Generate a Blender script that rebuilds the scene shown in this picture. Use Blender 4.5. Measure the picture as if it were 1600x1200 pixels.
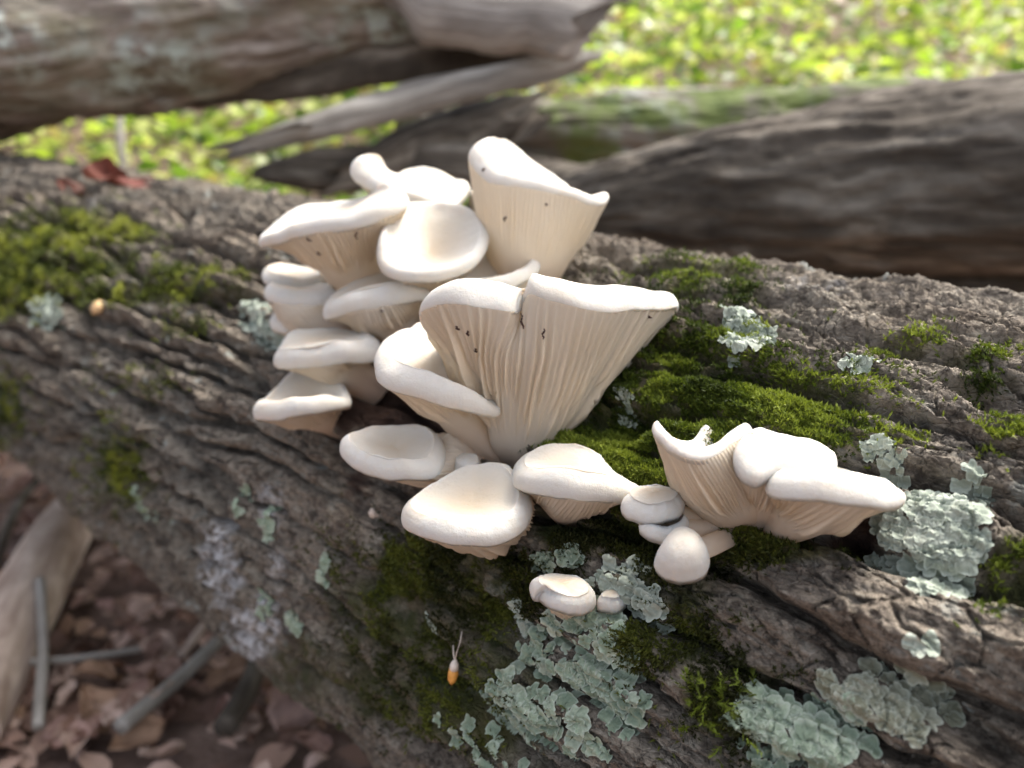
import bpy, bmesh, math, random
import numpy as np
from mathutils import Vector
from mathutils.bvhtree import BVHTree

sc = bpy.context.scene
for o in list(bpy.data.objects):
    bpy.data.objects.remove(o)
COL = sc.collection
rng = np.random.default_rng(7)
random.seed(7)

# ------------------------------------------------------------------ camera
PITCH = math.radians(16.0)
CAMH = 0.50
FPX = 1200.0                       # focal length in photograph pixels
cam_d = bpy.data.cameras.new('camera')
cam = bpy.data.objects.new('camera', cam_d)
COL.objects.link(cam)
cam.location = (0, 0, CAMH)
cam.rotation_euler = (math.pi/2 - PITCH, 0, 0)
cam_d.sensor_width = 36
cam_d.lens = 36*FPX/1600
cam_d.clip_start = 0.01
cam_d.clip_end = 500
cam_d.dof.use_dof = True
cam_d.dof.focus_distance = 0.285
cam_d.dof.aperture_fstop = 6.2
sc.camera = cam

# ------------------------------------------------------------------ sky, sun, exposure
SUN_EL, SUN_AZ = 63.0, 62.0        # azimuth clockwise from +Y (the view direction)
w = bpy.data.worlds.new('World'); sc.world = w; w.use_nodes = True
nt = w.node_tree
sky = nt.nodes.new('ShaderNodeTexSky'); sky.sky_type = 'NISHITA'; sky.sun_disc = False
sky.sun_elevation = math.radians(SUN_EL); sky.sun_rotation = math.radians(SUN_AZ)
sky.dust_density = 6.0; sky.ozone_density = 0.3; sky.air_density = 0.7
bg = nt.nodes['Background']; bg.inputs['Strength'].default_value = 0.15
hs = nt.nodes.new('ShaderNodeHueSaturation'); hs.inputs['Saturation'].default_value = 0.5   # daylight filtered through a canopy: near neutral
nt.links.new(sky.outputs[0], hs.inputs['Color']); nt.links.new(hs.outputs[0], bg.inputs['Color'])
sun_d = bpy.data.lights.new('sun', 'SUN'); sun = bpy.data.objects.new('sun', sun_d); COL.objects.link(sun)
sun_d.energy = 1.15; sun_d.angle = math.radians(18); sun_d.color = (1.0, 0.95, 0.86)
e, a = math.radians(SUN_EL), math.radians(SUN_AZ)
sdir = Vector((math.sin(a)*math.cos(e), math.cos(a)*math.cos(e), math.sin(e)))
sun.rotation_euler = sdir.to_track_quat('Z', 'Y').to_euler()
sun.location = (1, 1, 4)
sc.view_settings.view_transform = 'Standard'; sc.view_settings.look = 'None'
sc.view_settings.gamma = 1.0; sc.view_settings.exposure = 1.78
sc.cycles.use_denoising = True
sc.cycles.max_bounces = 8; sc.cycles.diffuse_bounces = 5; sc.cycles.transmission_bounces = 6
sc.cycles.use_adaptive_sampling = True

# ------------------------------------------------------------------ pixel -> place
CP, SP = math.cos(PITCH), math.sin(PITCH)
def ray(px, py):
    px = np.asarray(px, float); py = np.asarray(py, float)
    x = (px-800)/FPX; y = (600-py)/FPX
    return np.stack([x, y*SP + CP, y*CP - SP], -1)
CAM = np.array([0, 0, CAMH])
def P(px, py, z):
    return CAM + ray(px, py)*np.asarray(z, float)[..., None]

# the fallen log: axis from the vanishing point and both outlines in the photograph
LD = ray(-647, 142); LD = LD/np.linalg.norm(LD)          # points away, to the far end
cperp = np.array([0.5309175, -0.34758444, 0.77285941])
cperp = np.array([cperp[0], cperp[1]*SP + cperp[2]*CP, cperp[1]*CP - cperp[2]*SP])
DAX = 0.4649; LR = 0.186
LO = CAM + cperp*DAX                                     # axis point nearest the camera
LX = -cperp/np.linalg.norm(cperp)                        # theta = 0 faces the camera
LX = LX - LD*(LX@LD); LX /= np.linalg.norm(LX)
LY = np.cross(LD, LX)
if LY[2] < 0: LY = -LY                                   # theta > 0 towards the top
def hit_log(px, py, R=LR):
    r = ray(px, py); o = LO - CAM
    rp = r - (r@LD)[..., None]*LD; op = o - (o@LD)*LD
    A = (rp*rp).sum(-1); B = -2*(rp@op); C = op@op - R*R
    disc = B*B - 4*A*C
    # a pixel just off the outline takes the outline's own point
    t = (-B - np.sqrt(np.maximum(disc, 0)))/(2*A)
    return t
def log_sb(p):
    v = np.asarray(p) - LO
    s = v@LD; x = v@LX; y = v@LY
    return s, np.arctan2(y, x)*LR
def px_sb(px, py):
    return log_sb(CAM + ray(px, py)*np.asarray(hit_log(px, py))[..., None])
def log_pos(s, b, h=0.0):
    th = np.asarray(b)/LR; r = LR + np.asarray(h)
    s = np.asarray(s)
    return LO + s[..., None]*LD + (r*np.cos(th))[..., None]*LX + (r*np.sin(th))[..., None]*LY

# ------------------------------------------------------------------ numpy noise
def _h(ix, iy, seed):
    ix = np.asarray(ix).astype(np.int64); iy = np.asarray(iy).astype(np.int64)
    n = (ix*374761393 + iy*668265263 + seed*1442695041) & 0xFFFFFFFF
    n = ((n ^ (n >> 13))*1274126177) & 0xFFFFFFFF
    n = ((n ^ (n >> 16))*2246822519) & 0xFFFFFFFF
    n = n ^ (n >> 15)
    return (n & 0xFFFFFF)/float(0x1000000)
def vnoise(x, y, seed=0):
    ix = np.floor(x); iy = np.floor(y); fx = x-ix; fy = y-iy
    u = fx*fx*fx*(fx*(fx*6-15)+10); v = fy*fy*fy*(fy*(fy*6-15)+10)
    a = _h(ix, iy, seed); b = _h(ix+1, iy, seed); c = _h(ix, iy+1, seed); d = _h(ix+1, iy+1, seed)
    return (a*(1-u)+b*u)*(1-v) + (c*(1-u)+d*u)*v - 0.5
def fbm(x, y, seed=0, oct=4, gain=0.5):
    t = 0; amp = 1.0
    for k in range(oct):
        t = t + amp*vnoise(x*2**k + 17.3*k, y*2**k - 9.1*k, seed+k); amp *= gain
    return t
def voronoi(x, y, seed=0, jit=0.9):
    ix = np.floor(x); iy = np.floor(y)
    f1 = np.full(np.shape(x), 9.0); f2 = f1.copy(); cid = np.zeros(np.shape(x))
    for dx in (-1, 0, 1):
        for dy in (-1, 0, 1):
            cx = ix+dx; cy = iy+dy
            jx = cx + 0.5 + jit*(_h(cx, cy, seed)-0.5); jy = cy + 0.5 + jit*(_h(cx, cy, seed+7)-0.5)
            d = np.hypot(x-jx, y-jy)
            near = d < f1
            f2 = np.where(near, f1, np.minimum(f2, d))
            cid = np.where(near, _h(cx, cy, seed+13), cid)
            f1 = np.where(near, d, f1)
    return f1, f2, cid
def sstep(a, b, x):
    t = np.clip((x-a)/(b-a), 0, 1); return t*t*(3-2*t)

# ------------------------------------------------------------------ object helpers
def tag(o, label=None, cat=None, group=None, kind=None):
    if label: o['label'] = label
    if cat: o['category'] = cat
    if group: o['group'] = group
    if kind: o['kind'] = kind
    return o
def empty(name, loc, label=None, cat=None, group=None):
    o = bpy.data.objects.new(name, None); o.empty_display_size = 0.02
    o.location = Vector([float(c) for c in loc]); COL.objects.link(o)
    return tag(o, label, cat, group)
def mesh_np(name, verts, faces, mat, parent=None, smooth=True, attrs=None):
    """faces: int array (n,3) or (n,4); verts in world space"""
    verts = np.asarray(verts, np.float32); faces = np.asarray(faces, np.int32)
    if parent is not None:
        verts = verts - np.array(parent.location, np.float32)
    me = bpy.data.meshes.new(name)
    n = faces.shape[1]
    me.vertices.add(len(verts)); me.vertices.foreach_set('co', verts.ravel())
    me.loops.add(faces.size); me.loops.foreach_set('vertex_index', faces.ravel())
    me.polygons.add(len(faces)); me.polygons.foreach_set('loop_start', np.arange(0, faces.size, n, dtype=np.int32))
    me.polygons.foreach_set('use_smooth', np.full(len(faces), smooth))
    me.update(calc_edges=True)
    for k, v in (attrs or {}).items():
        v = np.asarray(v, np.float32)
        if v.ndim == 1:
            at = me.attributes.new(k, 'FLOAT', 'POINT'); at.data.foreach_set('value', v)
        else:
            at = me.attributes.new(k, 'FLOAT_COLOR', 'POINT'); at.data.foreach_set('color', np.c_[v, np.ones(len(v))].astype(np.float32).ravel())
    me.materials.append(mat)
    o = bpy.data.objects.new(name, me); COL.objects.link(o)
    if parent is not None: o.parent = parent
    return o
def grid_faces(nr, nc, wrap=True, off=0, flip=False):
    r = np.arange(nr-1)[:, None]; c = np.arange(nc if wrap else nc-1)[None, :]
    c2 = (c+1) % nc
    f = np.stack([r*nc+c, r*nc+c2, (r+1)*nc+c2, (r+1)*nc+c], -1).reshape(-1, 4) + off
    return f[:, ::-1] if flip else f

# ------------------------------------------------------------------ material helper
class M:
    def __init__(self, name):
        self.m = bpy.data.materials.new(name); self.m.use_nodes = True
        self.t = self.m.node_tree; self.p = self.t.nodes['Principled BSDF']; self.out = self.t.nodes['Material Output']
    def n(self, typ, **kw):
        nd = self.t.nodes.new('ShaderNode'+typ)
        ins = kw.pop('ins', {})
        for k, v in kw.items(): setattr(nd, k, v)
        for k, v in ins.items(): self.set(nd, k, v)
        return nd
    def set(self, nd, k, v):
        s = nd.inputs[k]
        if isinstance(v, bpy.types.NodeSocket): self.t.links.new(v, s)
        elif isinstance(v, tuple) and len(v) == 3 and s.type == 'RGBA': s.default_value = (*v, 1)
        else: s.default_value = v
    def P(self, **kw):
        for k, v in kw.items(): self.set(self.p, k.replace('_', ' '), v)
    def mix(self, f, a, b, mode='MIX'):
        nd = self.t.nodes.new('ShaderNodeMix'); nd.data_type = 'RGBA'; nd.blend_type = mode
        self.set(nd, 0, f); self.set(nd, 6, a); self.set(nd, 7, b)
        return nd.outputs[2]
    def noise(self, vec, scale, detail=4, rough=0.55, dist=0.0):
        nd = self.n('TexNoise', ins={'Scale': scale, 'Detail': detail, 'Roughness': rough, 'Distortion': dist})
        if vec is not None: self.t.links.new(vec, nd.inputs['Vector'])
        return nd.outputs['Fac']
    def ramp(self, f, pts, mode='LINEAR'):
        nd = self.n('ValToRGB'); nd.color_ramp.interpolation = mode
        el = nd.color_ramp.elements
        while len(el) < len(pts): el.new(0.5)
        for e_, (p_, c_) in zip(el, pts):
            e_.position = p_; e_.color = (*c_, 1) if isinstance(c_, tuple) else (c_, c_, c_, 1)
        self.t.links.new(f, nd.inputs[0]); return nd.outputs[0]
    def obj(self): return self.n('TexCoord').outputs['Object']
    def attr(self, name, out='Fac'): return self.n('Attribute', attribute_name=name).outputs[out]
    def math(self, op, a, b=0.5):
        nd = self.n('Math', operation=op); self.set(nd, 0, a); self.set(nd, 1, b); return nd.outputs[0]
    def bump(self, h, dist=0.001, strength=1.0, normal=None):
        nd = self.n('Bump', ins={'Height': h, 'Distance': dist, 'Strength': strength})
        if normal is not None: self.t.links.new(normal, nd.inputs['Normal'])
        return nd.outputs[0]
    def scaled(self, vec, sx, sy, sz):
        nd = self.n('Mapping'); self.t.links.new(vec, nd.inputs[0]); nd.inputs['Scale'].default_value = (sx, sy, sz)
        return nd.outputs[0]

# ------------------------------------------------------------------ materials
def mat_bark():
    m = M('bark'); co = m.obj()
    pid = m.attr('plate'); n1 = m.noise(co, 30, 5); n2 = m.noise(co, 190, 8, 0.75); n3 = m.noise(co, 9, 3)
    base = m.ramp(n1, [(0.30, (0.129, 0.097, 0.068)), (0.48, (0.288, 0.231, 0.167)), (0.64, (0.484, 0.414, 0.316))])
    grey = m.mix(m.ramp(n3, [(0.4, 0.0), (0.62, 0.55)]), base, (0.394, 0.367, 0.306))
    plate = m.mix(m.math('MULTIPLY', pid, 0.5), grey, (0.349, 0.282, 0.224))
    fine = m.mix(m.ramp(n2, [(0.38, 0.7), (0.52, 0.0)]), plate, (0.068, 0.053, 0.040))
    ax = m.attr('axial', 'Vector'); gr0 = m.noise(m.scaled(ax, 130, 520, 300), 1.0, 5, 0.7, 0.8)
    fine = m.mix(m.ramp(gr0, [(0.34, 0.8), (0.50, 0.0)]), fine, (0.076, 0.059, 0.047))
    fine = m.mix(m.ramp(gr0, [(0.56, 0.0), (0.72, 0.6)]), fine, (0.544, 0.484, 0.418))
    fine = m.mix(m.ramp(m.noise(co, 95, 6, 0.7), [(0.55, 0.0), (0.66, 0.75)]), fine, (0.490, 0.440, 0.352))
    fine = m.mix(m.ramp(m.noise(co, 70, 6, 0.7), [(0.36, 0.8), (0.46, 0.0)]), fine, (0.059, 0.046, 0.035))
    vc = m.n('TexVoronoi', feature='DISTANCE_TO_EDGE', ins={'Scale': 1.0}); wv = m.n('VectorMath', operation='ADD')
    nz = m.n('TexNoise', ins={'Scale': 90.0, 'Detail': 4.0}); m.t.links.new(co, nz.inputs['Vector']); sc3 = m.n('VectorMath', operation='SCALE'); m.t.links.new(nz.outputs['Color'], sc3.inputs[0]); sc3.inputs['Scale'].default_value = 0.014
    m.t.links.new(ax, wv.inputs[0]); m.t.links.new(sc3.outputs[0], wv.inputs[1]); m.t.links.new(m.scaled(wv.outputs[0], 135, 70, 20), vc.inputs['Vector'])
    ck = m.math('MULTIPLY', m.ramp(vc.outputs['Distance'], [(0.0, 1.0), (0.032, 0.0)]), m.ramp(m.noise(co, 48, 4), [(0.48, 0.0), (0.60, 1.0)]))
    fine = m.mix(m.math('MULTIPLY', ck, 0.6), fine, (0.033, 0.026, 0.020))  # crack lines darkened in the colour, standing in for shade in the gaps
    # pale crust lichen specks
    sp = m.ramp(m.noise(co, 75, 4, 0.6), [(0.60, 0.0), (0.66, 1.0)])
    sp = m.math('MULTIPLY', sp, m.ramp(m.noise(co, 7, 2), [(0.42, 0.0), (0.6, 0.8)]))
    c = m.mix(sp, fine, (0.483, 0.525, 0.483))
    cr = m.math('MULTIPLY', m.attr('crust'), m.ramp(m.noise(co, 120, 5, 0.7), [(0.42, 0.0), (0.58, 1.0)]))
    c = m.mix(cr, c, (0.900, 0.900, 0.900))
    rot = m.mix(m.ramp(m.noise(co, 55, 5), [(0.35, 0.0), (0.7, 1.0)]), (0.057, 0.034, 0.026), (0.163, 0.094, 0.064))
    c = m.mix(m.attr('rot'), c, rot)
    gr = m.mix(m.ramp(m.noise(co, 40, 4), [(0.35, 0.0), (0.65, 1.0)]), (0.043, 0.057, 0.014), (0.121, 0.106, 0.037))
    gm = m.math('MULTIPLY', m.attr('green'), m.ramp(m.noise(co, 60, 5, 0.65), [(0.34, 0.25), (0.55, 1.0)]))
    c = m.mix(gm, c, gr)
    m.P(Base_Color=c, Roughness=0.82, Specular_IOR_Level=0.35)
    b1 = m.bump(m.noise(co, 480, 7, 0.8), 0.005, 1.0); b1 = m.bump(gr0, 0.0045, 1.0, b1); b1 = m.bump(m.math('SUBTRACT', 1.0, ck), 0.002, 1.0, b1)
    vor = m.n('TexVoronoi', feature='DISTANCE_TO_EDGE', ins={'Scale': 190.0}); m.t.links.new(co, vor.inputs['Vector'])
    b2 = m.bump(m.ramp(vor.outputs['Distance'], [(0.0, 0.0), (0.09, 1.0)]), 0.0006, 0.6, b1)
    m.P(Normal=b2); return m.m
def mat_mush(name, under=False):
    m = M(name); co = m.obj(); t = m.attr('tint')
    n = m.noise(co, 45, 4)
    if not under:
        c = m.ramp(t, [(0.0, (0.525, 0.512, 0.475)), (0.4, (0.515, 0.475, 0.41)), (1.0, (0.455, 0.37, 0.27))])
        c = m.mix(m.ramp(n, [(0.42, 0.0), (0.72, 0.5)]), c, (0.49, 0.425, 0.33))
        st = m.noise(co, 260, 5, 0.7); c = m.mix(m.ramp(st, [(0.30, 0.35), (0.48, 0.0)]), c, (0.47, 0.42, 0.345))
    else:
        c = m.ramp(t, [(0.0, (0.85, 0.785, 0.67)), (0.6, (0.84, 0.76, 0.645)), (1.0, (0.76, 0.595, 0.47))])
        c = m.mix(m.ramp(n, [(0.5, 0.0), (0.8, 0.3)]), c, (0.78, 0.66, 0.52))
    bp = m.bump(m.noise(co, 620, 5, 0.7), 0.0006, 0.6)
    bp = m.bump(m.noise(co, 130, 3, 0.5), 0.0005, 0.35, bp)
    m.P(Base_Color=c, Roughness=0.5 if not under else 0.6, Normal=bp, Specular_IOR_Level=0.3)
    if not under:
        m.P(Subsurface_Weight=0.75, Subsurface_Radius=(1.0, 0.75, 0.55), Subsurface_Scale=0.0035)
    else:
        tr = m.n('BsdfTranslucent', ins={'Color': m.mix(0.75, c, (0.97, 0.84, 0.63))})
        mx = m.n('MixShader', ins={0: 0.54}); m.t.links.new(m.p.outputs[0], mx.inputs[1]); m.t.links.new(tr.outputs[0], mx.inputs[2])
        m.t.links.new(mx.outputs[0], m.out.inputs[0])
    return m.m
def mat_leafy(name, attr='col', trans=0.35, rough=0.5, gloss=0.3, tint=(1.0, 1.0, 0.6)):
    m = M(name); c = m.attr(attr, 'Color'); co = m.obj()
    c = m.mix(m.ramp(m.noise(co, 60, 3), [(0.3, 0.0), (0.8, 0.35)]), c, m.mix(1.0, c, (0.45, 0.5, 0.4), 'MULTIPLY'))
    m.P(Base_Color=c, Roughness=rough, Specular_IOR_Level=gloss)
    tr = m.n('BsdfTranslucent', ins={'Color': m.mix(1.0, c, tint, 'MULTIPLY')})
    mx = m.n('MixShader', ins={0: trans}); m.t.links.new(m.p.outputs[0], mx.inputs[1]); m.t.links.new(tr.outputs[0], mx.inputs[2])
    m.t.links.new(mx.outputs[0], m.out.inputs[0]); return m.m
def mat_lichen(name, c1, c2, c3):
    m = M(name); co = m.obj()
    n = m.noise(co, 170, 5, 0.6); n2 = m.noise(co, 40, 3)
    c = m.ramp(n, [(0.3, c1), (0.52, c2), (0.72, c3)])
    rn = m.n('ObjectInfo').outputs['Random']; c = m.mix(m.ramp(rn, [(0.0, 0.75), (0.45, 0.0)]), c, c1); c = m.mix(m.ramp(rn, [(0.7, 0.0), (1.0, 0.45)]), c, (0.36, 0.37, 0.31))
    c = m.mix(m.ramp(n2, [(0.4, 0.0), (0.75, 0.5)]), c, c1)
    c = m.mix(m.ramp(m.attr('edge'), [(0.75, 0.0), (1.0, 0.35)]), c, (0.55, 0.60, 0.52))
    m.P(Base_Color=c, Roughness=0.75, Specular_IOR_Level=0.3, Normal=m.bump(m.noise(co, 500, 4, 0.7), 0.0006, 0.7)); return m.m
def mat_wood(name, dark, mid, light, stretch=(6, 60, 60), moss=0.0, bump=0.006, crust=0.0):
    m = M(name); co = m.attr('axial', 'Vector')
    v = m.scaled(co, *stretch)
    n = m.noise(v, 1.0, 6, 0.62, 0.6); n2 = m.noise(co, 14, 4)
    c = m.ramp(n, [(0.30, dark), (0.5, mid), (0.70, light)])
    c = m.mix(m.ramp(n2, [(0.45, 0.0), (0.7, 0.6)]), c, dark)
    if crust: c = m.mix(m.math('MULTIPLY', m.ramp(m.noise(co, 28, 4, 0.65), [(0.48, 0.0), (0.60, 1.0)]), m.ramp(m.noise(co, 3.5, 2), [(0.45, 0.0), (0.6, crust)])), c, (0.40, 0.45, 0.41))
    if moss: c = m.mix(m.math('MULTIPLY', m.ramp(m.noise(co, 9, 4, 0.6), [(0.46, 0.0), (0.58, 1.0)]), moss), c, (0.085, 0.125, 0.02))
    m.P(Base_Color=c, Roughness=0.85, Specular_IOR_Level=0.2, Normal=m.bump(n, bump, 0.9)); return m.m
def mat_plain(name, c1, c2, scale=60, rough=0.7):
    m = M(name); n = m.noise(m.obj(), scale, 4)
    m.P(Base_Color=m.ramp(n, [(0.3, c1), (0.7, c2)]), Roughness=rough, Normal=m.bump(n, 0.001, 0.5)); return m.m

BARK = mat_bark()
CAPM = mat_mush('mushroom_cap'); GILLM = mat_mush('mushroom_gills', True)
MOSSM = mat_leafy('moss', trans=0.3, rough=0.55, gloss=0.25, tint=(1, 1, 0.5))
GREENM = mat_leafy('green_leaves', trans=0.5, rough=0.35, gloss=0.5, tint=(0.86, 1.0, 0.42))
DEADM = mat_leafy('dead_leaves', trans=0.15, rough=0.7, gloss=0.2, tint=(1.0, 0.75, 0.5))
LICH_G = mat_lichen('grey_lichen', (0.16, 0.19, 0.145), (0.29, 0.325, 0.265), (0.44, 0.47, 0.39))
LICH_M = mat_lichen('mint_lichen', (0.13, 0.175, 0.12), (0.245, 0.305, 0.215), (0.41, 0.465, 0.355))
LICH_O = mat_lichen('olive_lichen', (0.13, 0.135, 0.09), (0.22, 0.225, 0.16), (0.33, 0.33, 0.25))
SPECK = mat_plain('dark_specks', (0.03, 0.015, 0.01), (0.07, 0.03, 0.02), 300)

# ------------------------------------------------------------------ the bark's relief
def blobs(s, b, lst):
    """soft mask from ellipses given in photograph pixels, laid on the log's surface in metres"""
    out = np.zeros(np.shape(s))
    for (px, py, rx, ry, wgt) in lst:
        s0, b0 = px_sb(px, py)
        sx, bx = px_sb(px+8, py); sy, by = px_sb(px, py+8)
        J = np.array([[(sx-s0)/8, (sy-s0)/8], [(bx-b0)/8, (by-b0)/8]])
        Ji = np.linalg.inv(J)
        du = Ji[0, 0]*(s-s0) + Ji[0, 1]*(b-b0); dv = Ji[1, 0]*(s-s0) + Ji[1, 1]*(b-b0)
        q = (du/rx)**2 + (dv/ry)**2
        out = np.maximum(out, wgt*np.exp(-q*1.1))
    return out
SMOOTHB = [(480, 830, 110, 170, 1.0), (640, 980, 170, 120, 0.85), (430, 980, 120, 110, 0.8), (560, 1120, 140, 80, .7), (880, 900, 150, 60, 0.6), (1110, 1040, 70, 50, .8)]
PITS = [(600, 625, 75, 60, 0.016), (1335, 828, 32, 22, 0.016), (1000, 672, 22, 22, 0.012), (715, 650, 60, 40, 0.010),
        (655, 930, 14, 45, .006), (1250, 840, 60, 20, 0.008)]
RIDGES = [(1290, 960, 190, 42, 0.012), (1120, 1060, 70, 55, 0.010), (1480, 1000, 160, 60, 0.007), (1230, 400, 300, 20, .004)]
def relief(s, b, full=True):
    big = 0.007*fbm(s*7, b*9, 3, 2)
    sm = blobs(s, b, SMOOTHB)
    ws = s + 0.016*fbm(s*22, b*22, 11, 3); wb = b + 0.009*fbm(s*11+5, b*22, 12, 3) + 0.004*fbm(s*60, b*60, 15, 2)
    f1, f2, cid = voronoi(ws/0.230, wb/0.0205, 21)
    edge = f2-f1
    plate = 0.75*sstep(0.03, 0.20, edge) + 0.25*sstep(0.08, 0.55, edge)
    h = 0.0165*plate + 0.005*(cid-0.5)*sstep(0.0, 0.2, edge)
    h = h + 0.0028*np.abs(fbm(ws*26, wb*95, 31, 3)) * 2
    # transverse cracks and flaky steps on the plates
    g1, g2, gid = voronoi(ws/0.021 + 0.4*fbm(s*90, b*90, 41, 2), wb/0.0125, 43)
    crack = 1-sstep(0.0, 0.10, g2-g1)
    h = h - 0.0030*crack*sstep(0.05, 0.3, edge) + 0.0012*(gid-0.5)*sstep(0.0, 0.12, g2-g1)
    st = fbm(ws*40, wb*120, 51, 4)*7; st = np.floor(st) + sstep(0.55, 1.0, st-np.floor(st))
    h = h + 0.00065*st
    q1, q2, qid = voronoi(ws/0.0110 + 0.5*fbm(s*260, b*260, 45, 2), wb/0.0040 + 0.5*fbm(s*260+9, b*260, 46, 2), 47)
    h = h - 0.0009*(1-sstep(0.0, 0.16, q2-q1)) + 0.0008*(qid-0.5)*sstep(0.0, 0.2, q2-q1)
    h = h + 0.0022*(0.5-2*np.abs(fbm(ws*75, wb*190, 48, 3, 0.6)))
    k = 1-0.72*np.clip(sm, 0, 1)
    h = (h-0.010)*k
    h = h + 0.0022*fbm(s*120, b*330, 61, 4, 0.7)*(0.5+0.5*k)
    d = 0
    for (px, py, rx, ry, dep) in PITS:
        d = d - dep*np.clip(blobs(s, b, [(px, py, rx, ry, 1.0)])*1.25, 0, 1)
    for (px, py, rx, ry, dep) in RIDGES:
        d = d + dep*blobs(s, b, [(px, py, rx, ry, 1.0)])
    return big + h + d, cid*0.6 + gid*0.4
def on_log(px, py, lift=0.0):
    s, b = px_sb(px, py); h, _ = relief(np.array([s]), np.array([b]))
    return log_pos(np.array([s]), np.array([b]), h+lift)[0]

MOSS = [  # px, py, rx, ry, weight
    (985, 545, 75, 60, 1.0), (1060, 600, 130, 55, 1.0), (950, 640, 80, 60, 1.0), (1180, 640, 140, 40, 0.95), (905, 690, 60, 50, .9),
    (1290, 690, 75, 26, 0.75), (1040, 690, 120, 40, .95), (1010, 740, 110, 40, .95), (1060, 470, 60, 22, 0.55), (1010, 432, 60, 10, 0.8), (1110, 445, 70, 12, 0.75), (1160, 480, 40, 16, 0.7),
    (950, 830, 140, 40, .75), (1210, 862, 130, 24, .85), (1060, 880, 70, 30, 0.7), (700, 880, 130, 45, .75), (620, 900, 70, 70, 0.6), (780, 930, 140, 45, 0.65), (640, 1010, 90, 50, .4), (700, 1110, 110, 60, 0.45),
    (1130, 1110, 60, 60, 0.6), (1090, 1000, 70, 40, .5), (1190, 1060, 50, 35, 0.5), (1010, 990, 40, 60, .5),
    (50, 380, 80, 26, 0.9), (40, 430, 70, 30, 0.9), (130, 420, 90, 24, 0.8), (200, 465, 150, 15, 0.9), (320, 440, 90, 14, 0.6), (110, 350, 80, 20, 0.6), (200, 365, 60, 16, .7), (20, 470, 50, 30, .8), (300, 520, 40, 18, 0.6),
    (190, 735, 45, 60, 0.75), (10, 640, 40, 50, .6), (230, 600, 60, 20, .35),
    (1420, 555, 70, 14, 0.55), (1500, 572, 80, 12, 0.5), (1160, 548, 30, 20, .4), (1590, 900, 60, 55, 0.75), (1580, 690, 50, 26, 0.5), (1400, 700, 40, 18, .5), (1540, 600, 60, 10, .5)]
ROT = [(600, 625, 90, 70, 1.0), (700, 650, 80, 50, 0.9), (1330, 830, 70, 32, 0.95), (1250, 850, 110, 26, 0.8), (1000, 672, 32, 26, 0.9), (500, 560, 60, 30, .7), (560, 740, 60, 60, 0.5)]
CRUST = [(345, 880, 35, 70, 0.9), (395, 990, 40, 45, 0.9), (430, 800, 35, 70, .35), (440, 880, 22, 40, .5), (1230, 470, 120, 25, .35), (170, 320, 120, 20, .3)]
GREEN = [(x, y, rx*1.15, ry*1.2, min(1, wg*1.1)) for (x, y, rx, ry, wg) in MOSS] + [(640, 950, 180, 90, .9), (740, 1080, 150, 120, .9), (600, 1090, 110, 70, .7), (520, 980, 60, 60, .5), (1050, 930, 130, 60, .8), (470, 1060, 90, 60, .6)]

# ------------------------------------------------------------------ the log itself
def build_log():
    # spacing follows the distance from the camera, so near bark is finest
    s = [-0.62]
    while s[-1] < 2.6:
        dist = math.hypot(s[-1], 0.30)
        step = 0.00072*max(1.0, dist/0.34)**1.35
        if s[-1] < -0.27: step = 0.00072 + 0.02*(-0.27-s[-1])
        s.append(s[-1]+step)
    s = np.array(s)
    th = [-math.pi]
    while th[-1] < math.pi:
        a_ = abs(th[-1]-0.02); st = 0.00066/LR if a_ < 1.22 else 0.00066/LR + 0.06*(a_-1.22)
        th.append(th[-1]+min(st, 0.1))
    th = np.array(th[:-1]); b = th*LR
    S, B = np.meshgrid(s, b, indexing='ij')
    h, cid = relief(S, B)
    V = log_pos(S, B, h)
    # the far end leans a little, the ends are closed below
    f = grid_faces(len(s), len(b), True)
    V = V.reshape(-1, 3)
    c0, c1 = len(V), len(V)+1
    V = np.vstack([V, LO+LD*s[0], LO+LD*s[-1]])
    cols = np.arange(len(b)); n2 = (cols+1) % len(b)
    cap0 = np.stack([n2, cols, np.full_like(cols, c0), np.full_like(cols, c0)], -1)
    sb = S.ravel(), B.ravel()
    at = {}
    for nm, lst in (('green', GREEN), ('rot', ROT), ('crust', CRUST)):
        q = blobs(sb[0], sb[1], lst)
        q = sstep(0.22, 0.62, q + 0.30*fbm(sb[0]*60, sb[1]*60, 71, 4))
        at[nm] = np.r_[q, 0, 0]
    at['axial'] = np.vstack([np.stack([sb[0], sb[1], h.ravel()], -1), np.zeros((2, 3))])
    at['plate'] = np.r_[cid.ravel(), 0, 0]
    root = empty('fallen_log', LO - LX*0 + np.array([0, 0, -LR]), 'thick furrowed grey-brown fallen log carrying the white mushrooms, moss and lichen', 'log')
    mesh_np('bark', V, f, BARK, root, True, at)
    # end grain discs
    for q, ss in ((0, s[0]), (1, s[-1])):
        ring = log_pos(np.full(48, ss), np.linspace(-math.pi, math.pi, 49)[:-1]*LR, np.full(48, -0.012))
        vv = np.vstack([ring, LO+LD*ss]); ff = np.stack([np.arange(48), (np.arange(48)+1) % 48, np.full(48, 48)], -1)
        mesh_np('cut_end', vv, ff, ENDM, root)
    return root
ENDM = mat_plain('end_grain', (0.12, 0.08, 0.05), (0.25, 0.18, 0.12), 40)
LOG = build_log()

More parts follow.
